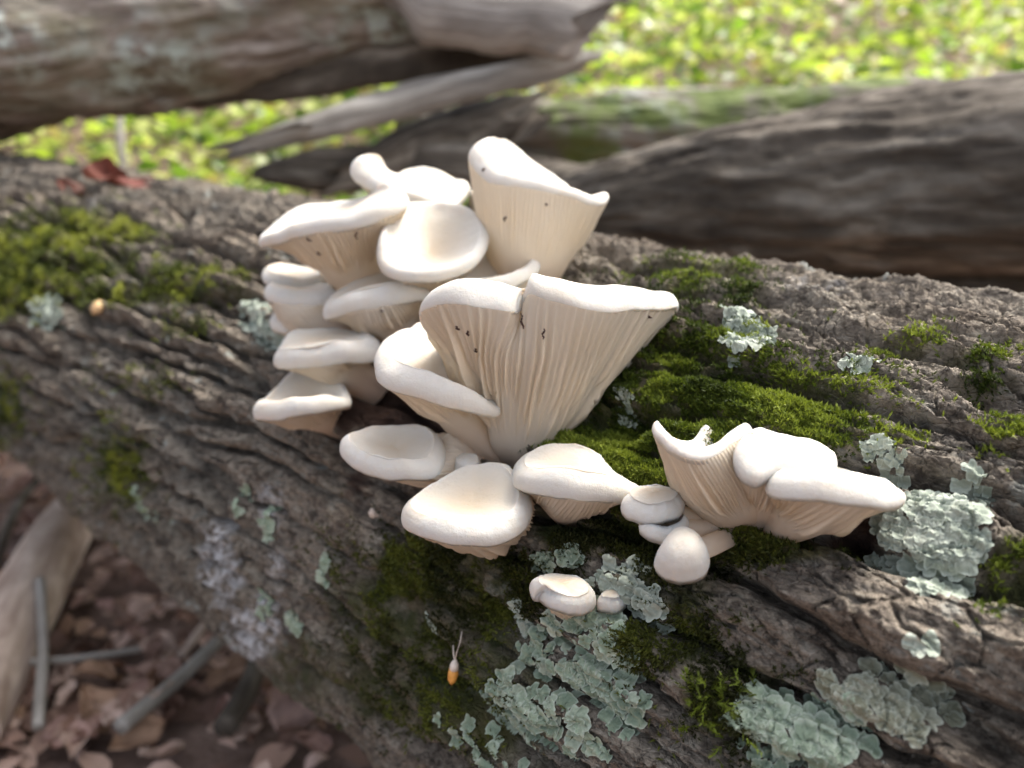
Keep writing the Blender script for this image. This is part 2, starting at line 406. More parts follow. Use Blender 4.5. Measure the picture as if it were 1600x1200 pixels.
# ------------------------------------------------------------------ moss
def moss_shoots(name, lst, n, lo, hi, label, cols, seed, size=1.0):
    r = np.random.default_rng(seed)
    pts = []
    tot = sum(wg*rx*ry for (_, _, rx, ry, wg) in lst)
    for (px, py, rx, ry, wg) in lst:
        k = int(n*wg*rx*ry/tot)
        q = r.normal(size=(k, 2))*0.62
        pts.append(np.c_[px+q[:, 0]*rx, py+q[:, 1]*ry])
    pts = np.vstack(pts)
    t = hit_log(pts[:, 0], pts[:, 1]); ok = np.isfinite(t)
    s, b = log_sb(CAM + ray(pts[:, 0], pts[:, 1])*t[:, None])
    dens = fbm(s*85, b*85, 91, 3)
    nearcap = blobs(s, b, [(1000, 790, 30, 25, 1.0), (880, 800, 90, 30, 1.0)]); keep = (nearcap < .4) & (dens > r.uniform(-0.24 - .16*(seed == 1), 0.15 - .12*(seed == 1), len(s))); s, b, dens = s[keep], b[keep], dens[keep]
    h, _ = relief(s, b)
    p = log_pos(s, b, h - 0.0006 + 0.0022*np.clip(dens, 0, 1))
    th = b/LR; N = np.cos(th)[:, None]*LX + np.sin(th)[:, None]*LY
    m = len(p)
    dist = np.linalg.norm(p-CAM, axis=1); sz = size*np.maximum(1, dist/0.4)
    rd = r.normal(size=(m, 3)); rd -= (rd*N).sum(1)[:, None]*N; rd /= np.linalg.norm(rd, axis=1)[:, None]
    flow = fbm(s*40, b*40, 95, 2)*6
    T = np.cos(flow)[:, None]*LD + np.sin(flow)[:, None]*np.cross(N, LD)
    D = N*r.uniform(0.35, 1.0, m)[:, None] + rd*0.7 + T*0.55 + np.array([0, 0, 0.25]); D /= np.linalg.norm(D, axis=1)[:, None]
    Lh = r.uniform(lo, hi, m)*sz
    V = []; C = []
    shade = np.clip(0.42 + 1.5*fbm(s*38, b*38, 97, 4) + r.normal(0, .2, m), 0, 1)[:, None]
    c0 = np.array(cols[0]); c1 = np.array(cols[1]); c2 = np.array(cols[2])
    col = np.where(shade < .5, c0+(c1-c0)*shade*2, c1+(c2-c1)*(shade-.5)*2)
    for k in range(6):
        u = (k+0.3)/6
        root_ = p + D*(Lh*u)[:, None]
        rd2 = r.normal(size=(m, 3)); rd2 /= np.linalg.norm(rd2, axis=1)[:, None]
        d2 = D*0.8 + rd2*(0.75 if k < 5 else 0.15); d2 /= np.linalg.norm(d2, axis=1)[:, None]
        side = np.cross(d2, rd2 + 0.3*N); side /= np.linalg.norm(side, axis=1)[:, None] + 1e-9
        ll = (r.uniform(0.0010, 0.0020, m)*sz)[:, None]; ww = (r.uniform(0.00022, 0.00042, m)*sz)[:, None]
        V.append(np.stack([root_-side*ww, root_+side*ww, root_+d2*ll], 1)); C.append(np.repeat((col*(0.85+0.3*u))[:, None], 3, 1))
    V = np.concatenate(V).reshape(-1, 3); C = np.concatenate(C).reshape(-1, 3)
    o = mesh_np(name, V, np.arange(len(V)).reshape(-1, 3), MOSSM, None, False, {'col': C})
    return tag(o, label, 'moss', None, 'stuff')
GC = [(0.033, 0.048, 0.009), (0.085, 0.119, 0.015), (0.213, 0.256, 0.037)]
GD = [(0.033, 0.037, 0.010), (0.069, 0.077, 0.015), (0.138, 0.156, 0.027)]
moss_shoots('moss', MOSS[:12], 62000, 0.0010, 0.0027, 'bright green moss carpet on top of the log right of the large funnel mushroom', GC, 1)
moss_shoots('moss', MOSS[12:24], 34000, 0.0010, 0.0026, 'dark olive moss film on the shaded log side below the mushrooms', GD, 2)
moss_shoots('moss', MOSS[24:36], 12000, 0.002, 0.004, 'blurred yellow-green moss along the furrows of the far log end', [(0.05, 0.065, 0.010), (0.12, 0.145, 0.018), (0.25, 0.27, 0.04)], 3)
moss_shoots('moss', MOSS[36:], 5000, 0.0009, 0.0024, 'scattered moss tufts in the bark cracks behind the smaller mushroom cluster', GC, 4)

# ------------------------------------------------------------------ mushrooms
def crom_closed(pts, n):
    pts = np.asarray(pts, float); k = len(pts)
    t = np.linspace(0, k, 40*k, endpoint=False); i = np.floor(t).astype(int); f = (t-i)[:, None]
    p0, p1, p2, p3 = (pts[(i+j) % k] for j in (-1, 0, 1, 2))
    q = 0.5*((2*p1) + (-p0+p2)*f + (2*p0-5*p1+4*p2-p3)*f**2 + (-p0+3*p1-3*p2+p3)*f**3)
    d = np.linalg.norm(np.diff(np.vstack([q[:, :3], q[:1, :3]]), axis=0), axis=1)
    L = np.r_[0, np.cumsum(d)]; u = np.linspace(0, L[-1], n, endpoint=False)
    qq = np.vstack([q, q[:1]])
    return np.stack([np.interp(u, L, qq[:, c]) for c in range(q.shape[1])], -1)
def smooth1(keys, n):
    k = np.asarray(keys, float); t = np.linspace(0, len(k)-1, n)
    i = np.clip(np.floor(t).astype(int), 0, len(k)-2); f = (t-i)[:, None]
    g = lambda j: k[np.clip(i+j, 0, len(k)-1)]
    p0, p1, p2, p3 = g(-1), g(0), g(1), g(2)
    return 0.5*((2*p1) + (-p0+p2)*f + (2*p0-5*p1+4*p2-p3)*f**2 + (-p0+3*p1-3*p2+p3)*f**3)
MUSH = []
def mushroom(label, rim, base, br, h=0.007, dep=0.006, kt=0.5, kr=1.3, gills=34, ga=0.0011, group=None, up=None, seed=0, ccen=None, bz=None, vs=0.68, kw=1.9):
    """rim: margin points (photo x, photo y, distance[, lip factor]); base: where the stalk meets the log"""
    pts = np.array([[*P(r[0], r[1], r[2]), (r[3] if len(r) > 3 else 1.0)] for r in rim])
    zb = hit_log(*base) if bz is None else bz
    Bp = P(base[0], base[1], float(zb))
    C = pts[:, :3].mean(0) if ccen is None else P(*ccen)
    q = pts[:, :3]-C
    n = np.cross(q, np.roll(q, -1, 0)).sum(0); n /= np.linalg.norm(n)
    ref = (C-Bp) if up is None else np.array(up)
    if n@ref < 0:
        n = -n; pts = pts[::-1]
    root = empty('oyster_mushroom', Bp, label, 'mushroom', group)
    sd = seed*3.7
    # ---- cap: top, rolled lip, hidden lower sheet
    nph = 132
    R4 = crom_closed(pts, nph); Mg, hm = R4[:, :3], R4[:, 3]
    ph = np.arange(nph)/nph*2*math.pi
    Mg = Mg + n*(0.0010*fbm(np.cos(ph)*2.2+sd, np.sin(ph)*2.2, 3, 3))[:, None]*min(1, h/0.006)
    rad = Mg-C; out = rad - (rad@n)[:, None]*n; ol = np.linalg.norm(out, axis=1)[:, None]+1e-9; out = out/ol
    lowp = lambda q, k: np.real(np.fft.ifft(np.fft.fft(q, axis=0)*(np.minimum(np.arange(len(q)), len(q)-np.arange(len(q))) <= k)[:, None], axis=0))
    rads = lowp(rad, 2); hms = lowp(hm[:, None], 2)[:, 0]
    keys = [(1, 0, 0, 0, 0), (1, .01, .12, 0, 0), (1, -.02, .32, 0, 0), (1, -.14, .60, 0, 0), (1, -.38, .86, 0.0, 0.02), (.975, -.52, 1.01, .01, 0.06), (.90, -.32, 1.05, .05, 0.15), (.76, -.05, 1.01, .20, 0.32), (.58, 0, 1, .44, .5), (.40, 0, 1, .69, .68), (.22, 0, 1, .89, .85), (.07, 0, 1, .985, .97), (0.0, 0, 1, 1, 1)]
    if dep < -.0015:   # domed buttons
        keys = [(1, 0, 0, 0, 0), (1, .10, .2, .0, 0), (1, .06, .55, .06, 0), (.965, 0, .85, .2, .02), (.90, 0, 1, .38, .05), (.80, 0, 1, .56, .1), (.66, 0, 1, .74, .16), (.48, 0, 1, .88, .22), (.28, 0, 1, .96, .28), (.1, 0, 1, .995, .3), (0, 0, 1, 1, .3)]
    K = smooth1(keys, 40)
    fk = sstep(.55, 1.0, K[:, 0])[:, None]; hh = (h*(hm[None]*fk + hms[None]*(1-fk)))[..., None]
    rad = rads[None]*(1-fk[..., None]) + rad[None]*fk[..., None]
    top = C + rad*K[:, 0, None, None] + out[None]*K[:, 1, None, None]*hh + n*(K[:, 2, None, None]*(hh*K[:, 0, None, None] + h*(1-K[:, 0, None, None])) - K[:, 3, None, None]*dep)
    # soft undulation of the cap
    wv = 0.14*h*np.sin(2*ph[None]+sd+3*K[:, 0, None])+0.05*h*np.sin(5*ph[None]-sd)
    top = top + n*(wv*K[:, 0, None]*(1-K[:, 0, None]*0.6))[..., None]
    fade = K[:, 0, None]**1.0
    top = top + n*(0.0006*fbm(top[..., 0]*120+sd, top[..., 1]*120+top[..., 2]*90, 5, 3)*fade)[..., None]
    thick = 0.0026 + 0.002*(1-K[:, 0])
    low = (top - n*thick[:, None, None])[4:]
    low[:, :, :] = C + (low-C)*0.965
    V = np.concatenate([top.reshape(-1, 3), low.reshape(-1, 3)])
    nt_, nl = len(top), len(low)
    F = [grid_faces(nt_, nph, True, 0), grid_faces(nl, nph, True, nt_*nph, True)]
    j = np.arange(nph); j2 = (j+1) % nph
    F.append(np.stack([j2, j, nt_*nph+j, nt_*nph+j2], -1))
    tint = np.r_[np.repeat(K[:, 4], nph), np.repeat(K[4:, 4], nph)]
    cap = mesh_np('cap', V, np.vstack(F), CAPM, root, True, {'tint': tint})
    # ---- gills and stalk: one sweep from margin to foot, cut into two parts
    G = gills; ng = G*12; nv = 44 if G > 50 else 26
    R4 = crom_closed(pts, ng); Mg = R4[:, :3]; ph = np.arange(ng)/ng*2*math.pi
    Mg = Mg + n*(0.0010*fbm(np.cos(ph)*2.2+sd, np.sin(ph)*2.2, 3, 3))[:, None]*min(1, h/0.006)
    Mg = C + (Mg-C)*0.999 + n*h*.04
    ax = C-Bp; ax /= np.linalg.norm(ax)
    rad = lowp(Mg-C, 2); od = rad-(rad@ax)[:, None]*ax; od /= np.linalg.norm(od, axis=1)[:, None]+1e-9
    Kp = Bp + (C-Bp)*kt + od*br*kr + n*0
    foot = Bp + od*(br*(1+0.12*np.sin(3*ph+sd))[:, None])
    v = np.linspace(0, 1, nv)[:, None, None]
    lo_ = 2 if G > 42 and h > .009 else 4; fs = sstep(0.0 if lo_ == 2 else 0.10, 0.30 if lo_ == 2 else 0.5, v); Mg = Mg[None]*(1-fs) + lowp(Mg, lo_)[None]*fs
    U = ((1-v)**2*Mg + 2*kw*v*(1-v)*Kp + v**2*foot)/((1-v)**2 + 2*kw*v*(1-v) + v**2)
    # blades
    vv = v[:, :, 0]
    jit = 0.5*np.sin(3*ph+sd)+0.35*np.sin(8*ph-sd)
    wig = 0.9*fbm(vv*3+0*ph[None], 1.5*G/6.283*ph[None]/3+sd, 23, 2)*2
    a1 = G*ph[None]+jit[None]+wig
    bl = np.maximum(0, np.cos(a1))**5
    a2 = a1+math.pi
    bl2 = np.maximum(0, np.cos(a2))**6
    cell = np.floor((a2[0]+math.pi)/(2*math.pi)); reach = 0.25+0.5*_h(cell, cell*0, int(seed)+3)
    amp = ga*(0.15+1.9*_h(np.floor((a1[0]+math.pi)/(2*math.pi)), cell*0, int(seed)+9)**2)[None]
    dv = np.gradient(U, axis=0); dp = np.roll(U, -1, 1)-np.roll(U, 1, 1)
    N = np.cross(dv, dp); N /= np.linalg.norm(N, axis=2)[..., None]+1e-12
    mid = U[nv//3].mean(0)
    sgn = np.sign(((U[nv//3]-mid)*N[nv//3]).sum()); N = N*sgn
    prof = 1.35*(0.40*sstep(0.0, 0.05, vv)+0.60*sstep(0.03, 0.34, vv))*(1-sstep(vs-0.30, vs-0.01, vv))
    U = U + N*(prof*(amp*bl + 0.8*ga*bl2*(1-sstep(reach-0.1, reach+0.1, vv))))[..., None]
    U = U + N*(0.0009*sstep(.02, .2, vv)*fbm(U[..., 0]*70+sd, U[..., 1]*70+U[..., 2]*60, 9, 3))[..., None]
    kv = int(vs*nv)
    gt = np.repeat(np.linspace(0, 0.75, kv+1)**1.5, ng)
    mesh_np('gills', U[:kv+1].reshape(-1, 3), grid_faces(kv+1, ng, True), GILLM, root, True, {'tint': gt})
    into = -ax*0.5 + (LO + LD*((Bp-LO)@LD) - Bp)/LR; into /= np.linalg.norm(into)
    stp = max(1, ng//96); sub = U[kv:, ::stp]
    sub = np.concatenate([sub, (sub[-1:]+into*0.006), sub[-1:]+into*0.016], 0)
    # the first ring tucks under the gills
    stt = np.repeat(np.linspace(0.65, 1.0, len(sub)), sub.shape[1])
    mesh_np('stalk', sub.reshape(-1, 3), grid_faces(len(sub), sub.shape[1], True), GILLM, root, True, {'tint': stt})
    MUSH.append(root)
    return root
GA, GB, GCc, GDd = 'upper mushroom cluster', 'large mushroom cluster', 'small mushroom cluster', 'mushroom pair'

mushroom('upright funnel mushroom standing highest at the back, its rim curled up on one side',
    [(731, 246, .405, 1.3), (744, 268, .392, 1.3), (768, 287, .386, 1.1), (812, 293, .383, .8), (860, 300, .384, .6), (905, 311, .388, .5), (938, 322, .397, .4), (950, 313, .412, .4), (924, 335, .428, .3), (880, 300, .452, .6), (830, 276, .462, .9), (785, 252, .452, 1.3), (748, 238, .428, 1.3)],
    (820, 446), .018, h=0.009, dep=0.013, kt=.45, kr=1.6, gills=56, ga=0.0008, group=GA, seed=1, kw=1.15)
mushroom('wavy cap with one edge rolled into a tube, behind the round dish-shaped cap',
    [(549, 262, .442, 1.4), (555, 284, .436, 1.5), (590, 300, .43, 1.2), (640, 314, .428, .8), (690, 326, .43, .6), (715, 325, .438, .5), (734, 297, .452, .5), (715, 288, .47, .7), (680, 276, .48, 1), (640, 276, .48, 1), (605, 288, .468, 1), (580, 262, .455, 1.4)],
    (660, 385), .010, h=.006, dep=.006, kt=.55, gills=30, group=GA, seed=2)
mushroom('tiny round button tucked behind the upright funnel mushroom',
    [(733, 312, .46), (742, 325, .455), (757, 330, .455), (768, 318, .46), (768, 303, .47), (752, 297, .475), (738, 301, .468)],
    (765, 345), .004, h=.004, dep=-.002, kt=.7, gills=16, ga=.0004, group=GA, seed=3)
mushroom('broad flared mushroom with a pointed edge and long exposed gills beside the dish cap',
    [(406, 384, .42, .6), (450, 374, .405, .8), (500, 364, .398, .9), (550, 357, .394, .9), (600, 342, .394, 1), (632, 326, .40, 1.1), (638, 311, .41, 1.1), (612, 305, .43, 1), (575, 322, .455, .6), (520, 328, .46, .6), (470, 334, .455, .7), (430, 357, .44, .6)],
    (575, 478), .013, h=0.0078, dep=.006, kt=.72, kr=1.5, gills=46, ga=0.0018, group=GA, seed=4)
mushroom('round dish-shaped cap tilted open in the middle of the upper cluster',
    [(592, 378, .398), (590, 410, .393), (605, 431, .388), (650, 441, .384), (700, 437, .384), (743, 415, .388), (763, 382, .398), (757, 348, .412), (725, 328, .422), (680, 322, .427), (632, 325, .424), (604, 348, .412)],
    (690, 478), .012, h=.005, dep=0.011, kt=.6, gills=40, group=GA, seed=5)
mushroom('shallow cap half hidden between the dish-shaped cap and the large funnel rim',
    [(844, 408, .405), (836, 430, .396), (800, 449, .389), (745, 458, .388), (700, 454, .395), (690, 430, .405), (730, 405, .42), (790, 388, .43), (828, 392, .42)],
    (775, 498), .010, h=.0055, dep=0.011, kt=.55, gills=36, group=GA, seed=6)
mushroom('thin small cap lying low on the bark behind the large funnel rim',
    [(838, 420, .428), (832, 436, .42), (858, 444, .418), (884, 445, .424), (890, 438, .43), (866, 428, .438)],
    (845, 458), .005, h=.003, dep=.001, kt=.6, gills=18, ga=.0005, group=GA, seed=7)
mushroom('topmost small cap of the stack of caps beside the pale lichen',
    [(409, 432, .455), (417, 443, .447), (450, 447, .445), (490, 450, .45), (512, 442, .46), (482, 430, .475), (445, 423, .475), (420, 424, .465)],
    (538, 478), .008, h=.0055, dep=.003, kt=.6, gills=26, group=GA, seed=8)
mushroom('middle cap of the stack beside the pale lichen, with gills running onto its stalk',
    [(413, 463, .44), (432, 474, .431), (480, 479, .428), (515, 478, .432), (528, 466, .44), (500, 457, .46), (450, 452, .465), (422, 454, .455)],
    (536, 530), .013, h=.0075, dep=.002, kt=.62, kr=1.4, gills=34, ga=.0009, group=GA, seed=9)
mushroom('lowest drooping cap of the stack beside the pale lichen',
    [(422, 510, .45), (438, 519, .441), (480, 523, .44), (508, 517, .445), (502, 500, .458), (455, 489, .463), (430, 496, .458)],
    (545, 540), .008, h=.006, dep=-.001, kt=.65, gills=26, group=GA, seed=10)
mushroom('arched cap above the dark rotten hollow, showing gills along its lower edge',
    [(507, 499, .412, .9), (540, 491, .40, 1), (600, 479, .395, 1.1), (645, 471, .395, 1), (672, 466, .40, .9), (687, 455, .41, .8), (670, 448, .426, .8), (610, 446, .436, .8), (550, 457, .43, .8), (516, 480, .42, .8)],
    (630, 522), .012, h=0.0095, dep=.001, kt=.7, kr=1.5, gills=44, ga=0.0018, group=GA, seed=11)
mushroom('straight-edged cap standing out over the small flared cup',
    [(430, 573, .41, .8), (470, 572, .40, 1), (540, 568, .395, 1.1), (585, 565, .40, 1), (598, 550, .407, .9), (580, 535, .42, .8), (520, 530, .43, .8), (460, 536, .43, .8), (437, 556, .42, .8)],
    (562, 588), .01, h=0.01, dep=.001, kt=.7, kr=1.4, gills=34, ga=.0011, group=GA, seed=12)
mushroom('small flared cup with a pale broad rim, lowest of the upper cluster',
    [(398, 655, .394, 1), (430, 657, .385, 1.1), (480, 648, .38, 1), (525, 638, .384, .9), (549, 630, .394, .5), (538, 604, .415, .5), (512, 580, .426, .5), (472, 577, .432, .5), (446, 598, .425, .6), (412, 636, .41, .9)],
    (515, 655), .009, h=.0075, dep=0.013, kt=.62, kr=1.6, gills=34, ga=.001, group=GA, seed=13, kw=1.3)
mushroom('small pale cap edge wedged behind the folded cap of the large cluster',
    [(640, 518, .362), (662, 512, .372), (690, 517, .374), (718, 532, .368), (705, 545, .355), (662, 540, .352)],
    (705, 575), .006, h=.004, dep=.002, kt=.6, gills=20, ga=.0006, group=GB, seed=14)
mushroom('largest mushroom, a tall wide funnel with deep wavy gills and a notched rolled rim',
    [(816, 476, .311, .6), (802, 488, .304, 1), (765, 484, .302, 1.15), (720, 476, .300, 1.1), (685, 478, .304, 1), (656, 492, .315, .8), (668, 517, .335, .4), (712, 530, .362, .3), (765, 490, .388, .4), (850, 470, .396, .4), (940, 474, .392, .4), (1012, 502, .368, .3), (1050, 492, .35, .4), (1060, 477, .338, .7), (1040, 480, .322, .9), (1000, 482, .311, 1.1), (950, 486, .303, 1.15), (900, 481, .299, 1.1), (855, 470, .301, 1), (828, 460, .304, .9)],
    (816, 696), .0135, h=0.0092, dep=.012, kt=.42, kr=1.6, gills=44, ga=0.003, group=GB, seed=15, kw=1.35, vs=0.93)
mushroom('folded cap with thick rolled edge on a slanted stalk against the large funnel',
    [(585, 572, .326, 1), (592, 596, .32, 1.1), (620, 613, .315, 1.1), (680, 629, .312, 1), (740, 645, .315, .8), (775, 651, .321, .4), (780, 640, .327, .3), (762, 603, .342, .3), (732, 564, .356, .4), (690, 539, .362, .6), (640, 527, .36, .7), (603, 537, .35, .8), (587, 556, .336, .9)],
    (762, 706), .009, h=0.0095, dep=0.011, kt=0.74, kr=1.0, gills=40, ga=0.0016, group=GB, seed=16)
mushroom('oval shallow cap on a sideways stalk, resting beside the bark knob',
    [(532, 703, .341), (546, 726, .331), (590, 743, .325), (640, 751, .322), (680, 746, .325), (695, 723, .331), (692, 696, .341), (664, 680, .351), (610, 681, .356), (562, 688, .351)],
    (748, 726), .0095, h=.0075, dep=0.0035, kt=.42, kr=1.4, gills=36, group=GB, seed=17)
mushroom('smooth rounded cap jutting forward below the large funnel, gills peeking beneath',
    [(628, 812, .306), (642, 833, .30), (690, 849, .292), (740, 853, .29), (790, 845, .292), (824, 821, .298), (831, 788, .308), (816, 760, .318), (793, 738, .33), (750, 738, .333), (702, 752, .33), (652, 785, .318)],
    (775, 800), .013, h=0.0075, dep=0.0045, kt=0.35, kr=1.6, gills=40, ga=.0014, group=GB, seed=18, kw=1.0)
mushroom('pointed wide cap with a folded step across its top, beside the moss below the funnel',
    [(801, 748, .310, .8), (808, 761, .300, 1), (850, 773, .290, 1.1), (900, 783, .286, 1.15), (960, 786, .288, 1), (1003, 784, .295, .6), (1007, 776, .298, .5), (972, 754, .308, .5), (940, 724, .317, .6), (890, 711, .322, .7), (842, 712, .323, .7), (806, 733, .318, .8)],
    (880, 775), .012, h=0.009, dep=.0035, kt=0.42, kr=1.2, gills=44, ga=.0009, group=GB, seed=19, kw=1.0)
mushroom('tiny rounded bud at the joint of the large cluster',
    [(711, 733, .335), (718, 741, .332), (735, 743, .331), (748, 736, .334), (745, 725, .34), (728, 722, .342), (715, 726, .34)],
    (752, 735), .004, h=.004, dep=-.002, kt=.7, gills=14, ga=.0003, group=GB, seed=20)

mushroom('cup-shaped mushroom with a scalloped rim and glowing ribbed gills in the small cluster',
    [(1019, 674, .262, 1), (1033, 690, .256, 1), (1058, 711, .25, 1), (1090, 720, .248, 1), (1122, 712, .25, 1), (1150, 691, .255, 1), (1176, 675, .262, 1), (1168, 696, .285, .8), (1132, 700, .295, .8), (1104, 682, .30, 1.2), (1080, 700, .295, .8), (1044, 696, .28, .8)],
    (1162, 805), .0085, h=.0036, dep=.016, kt=0.42, kr=2.2, gills=48, ga=0.0016, group=GCc, seed=21, kw=1.3)
mushroom('smooth domed cap between the scalloped cup and the broad tapering cap',
    [(1145, 720, .251), (1156, 742, .246), (1180, 756, .243), (1210, 744, .245), (1260, 745, .25), (1300, 745, .262), (1292, 727, .275), (1265, 708, .285), (1225, 706, .287), (1186, 694, .28), (1156, 700, .266)],
    (1188, 805), .0075, h=.0055, dep=-0.003, kt=.5, gills=34, group=GCc, seed=22)
mushroom('broad tapering cap with translucent gills, pointing towards the grey lichen rosette',
    [(1197, 772, .244, .9), (1230, 779, .237, 1), (1290, 785, .232, 1.1), (1350, 789, .232, 1), (1398, 789, .237, .6), (1415, 779, .243, .4), (1382, 762, .262, .4), (1300, 752, .274, .5), (1240, 748, .27, .7), (1204, 755, .256, .8)],
    (1213, 815), .0075, h=0.0082, dep=.002, kt=0.62, kr=1.5, gills=44, ga=0.0016, group=GCc, seed=23)
mushroom('small bun-shaped cap on a short stalk, next to the pointed wide cap',
    [(970, 792, .272), (985, 808, .267), (1020, 815, .264), (1055, 811, .266), (1070, 794, .272), (1062, 780, .28), (1020, 776, .283), (985, 781, .28)],
    (1130, 822), .0034, h=.0055, dep=-0.001, kt=0.93, kr=1.0, gills=24, ga=.0006, group=GCc, seed=24)
mushroom('small open cup on a thin stalk below the bun-shaped cap',
    [(998, 824, .268), (1015, 838, .264), (1045, 843, .263), (1070, 832, .266), (1075, 818, .272), (1050, 817, .277), (1015, 816, .276)],
    (1142, 828), .0036, h=.0038, dep=.005, kt=0.93, kr=1.0, gills=20, ga=.0006, group=GCc, seed=25)
mushroom('egg-shaped smooth button on a thin stalk, lowest of the small cluster',
    [(1023, 884, .258), (1038, 902, .2545), (1066, 908, .252), (1098, 900, .253), (1108, 876, .256), (1096, 850, .261), (1074, 836, .265), (1052, 840, .265), (1035, 860, .262)],
    (1150, 834), .0036, h=0.0025, dep=-0.009, kt=0.93, kr=1.0, gills=20, ga=.0004, group=GCc, seed=26, up=(-.2, -1, .3))
mushroom('small lone button with a nibbled underside above the green lichen mat',
    [(828, 918, .290), (832, 934, .287), (846, 936, .287), (866, 950, .282), (890, 957, .280), (915, 957, .281), (931, 944, .285), (922, 922, .291), (890, 909, .296), (850, 908, .297)],
    (890, 945), .006, h=0.0055, dep=-0.001, kt=.5, kr=1.2, gills=24, ga=.0006, group=GDd, seed=27)
mushroom('tiny companion button leaning against the lone button above the green lichen',
    [(932, 945, .289), (945, 952, .286), (968, 951, .286), (980, 940, .29), (975, 931, .294), (950, 931, .295)],
    (950, 952), .004, h=.004, dep=-.001, kt=.5, kr=1.2, gills=18, ga=.0004, group=GDd, seed=28)

# small dark insect marks on the gills
def specks():
    dg = bpy.context.evaluated_depsgraph_get()
    trees = []
    for r_ in MUSH:
        for ch in r_.children:
            me = ch.data; off = np.array(r_.location)
            vs_ = np.empty(len(me.vertices)*3, np.float32); me.vertices.foreach_get('co', vs_)
            vs_ = vs_.reshape(-1, 3)+off
            trees.append((BVHTree.FromPolygons([Vector(v) for v in vs_], [tuple(p.vertices) for p in me.polygons]), r_, ch))
    marks = [(814, 490, 3, 24), (850, 514, -2, 16), (730, 517, 1, 8), (556, 362, 1, 12), (478, 372, 8, 5), (495, 394, 5, 5), (594, 484, 4, 3), (853, 318, 1, 3), (790, 338, -3, 8), (757, 262, -4, 6), (1013, 494, 4, 3), (712, 510, 5, 6), (742, 545, 2, 6)]
    for (px, py, dx, ln) in marks:
        pts = []; owner = None
        for q in np.linspace(0, 1, 7):
            x = px + dx*q + 1.5*math.sin(q*9); y = py + ln*q
            d = Vector(ray(x, y)).normalized(); best = None
            for tr, r_, ch in trees:
                hit = tr.ray_cast(Vector(CAM), d)
                if hit[0] is not None and (best is None or hit[3] < best[0]): best = (hit[3], hit[0], r_, ch)
            if best: pts.append(np.array(best[1]) - np.array(d)*0.0002); owner = owner or best[2:]
        if len(pts) > 3:
            o = tube('dark_mark', pts, [0.00018 + 0.00032*math.sin(math.pi*(i+.5)/len(pts)) for i in range(len(pts))], SPECK, owner[0], 6); o.parent = owner[1]
def tube(name, pts, radii, mat, parent=None, n=10, attrs=False, wob=0.0, seed=0):
    pts = np.asarray(pts, float); k = len(pts)
    T = np.gradient(pts, axis=0); T /= np.linalg.norm(T, axis=1)[:, None]
    ref = np.array([0.13, 0.31, 0.94]); A = np.cross(T, ref); A /= np.linalg.norm(A, axis=1)[:, None]; Bn = np.cross(T, A)
    th = np.arange(n)/n*2*math.pi
    L = np.r_[0, np.cumsum(np.linalg.norm(np.diff(pts, axis=0), axis=1))]
    rr = np.asarray(radii, float)[:, None]*np.ones((1, n))
    if wob:
        rr = rr*(1+wob*2*fbm(L[:, None]*5+np.cos(th)[None]*1.2, np.sin(th)[None]*1.2+seed, 80+seed, 3))
        if n > 40: rr = rr + 0.09*rr.mean()*(np.abs(fbm(L[:, None]*5+0*th[None], th[None]*5.1+1.2*fbm(L[:, None]*6, th[None]*2, 5, 2), 90+seed, 3))*2-.4) + 0.05*rr.mean()*fbm(L[:, None]*45, th[None]*14, 95+seed, 3)
    V = pts[:, None] + rr[..., None]*(np.cos(th)[None, :, None]*A[:, None]+np.sin(th)[None, :, None]*Bn[:, None])
    V = np.concatenate([V.reshape(-1, 3), pts[:1], pts[-1:]])
    F = grid_faces(k, n, True)
    j = np.arange(n); j2 = (j+1) % n
    F = np.vstack([F, np.stack([j2, j, np.full(n, k*n), np.full(n, k*n)], -1), np.stack([(k-1)*n+j, (k-1)*n+j2, np.full(n, k*n+1), np.full(n, k*n+1)], -1)])
    tri = np.vstack([F[:, :3], F[F[:, 2] != F[:, 3]][:, [0, 2, 3]]])
    at = None
    if attrs:
        axi = np.stack([np.repeat(L, n), np.tile(np.cos(th), k)*rr.ravel(), np.tile(np.sin(th), k)*rr.ravel()], -1)
        at = {'axial': np.vstack([axi, [[0, 0, 0], [L[-1], 0, 0]]])}
    return mesh_np(name, V, tri, mat, parent, True, at)
specks()

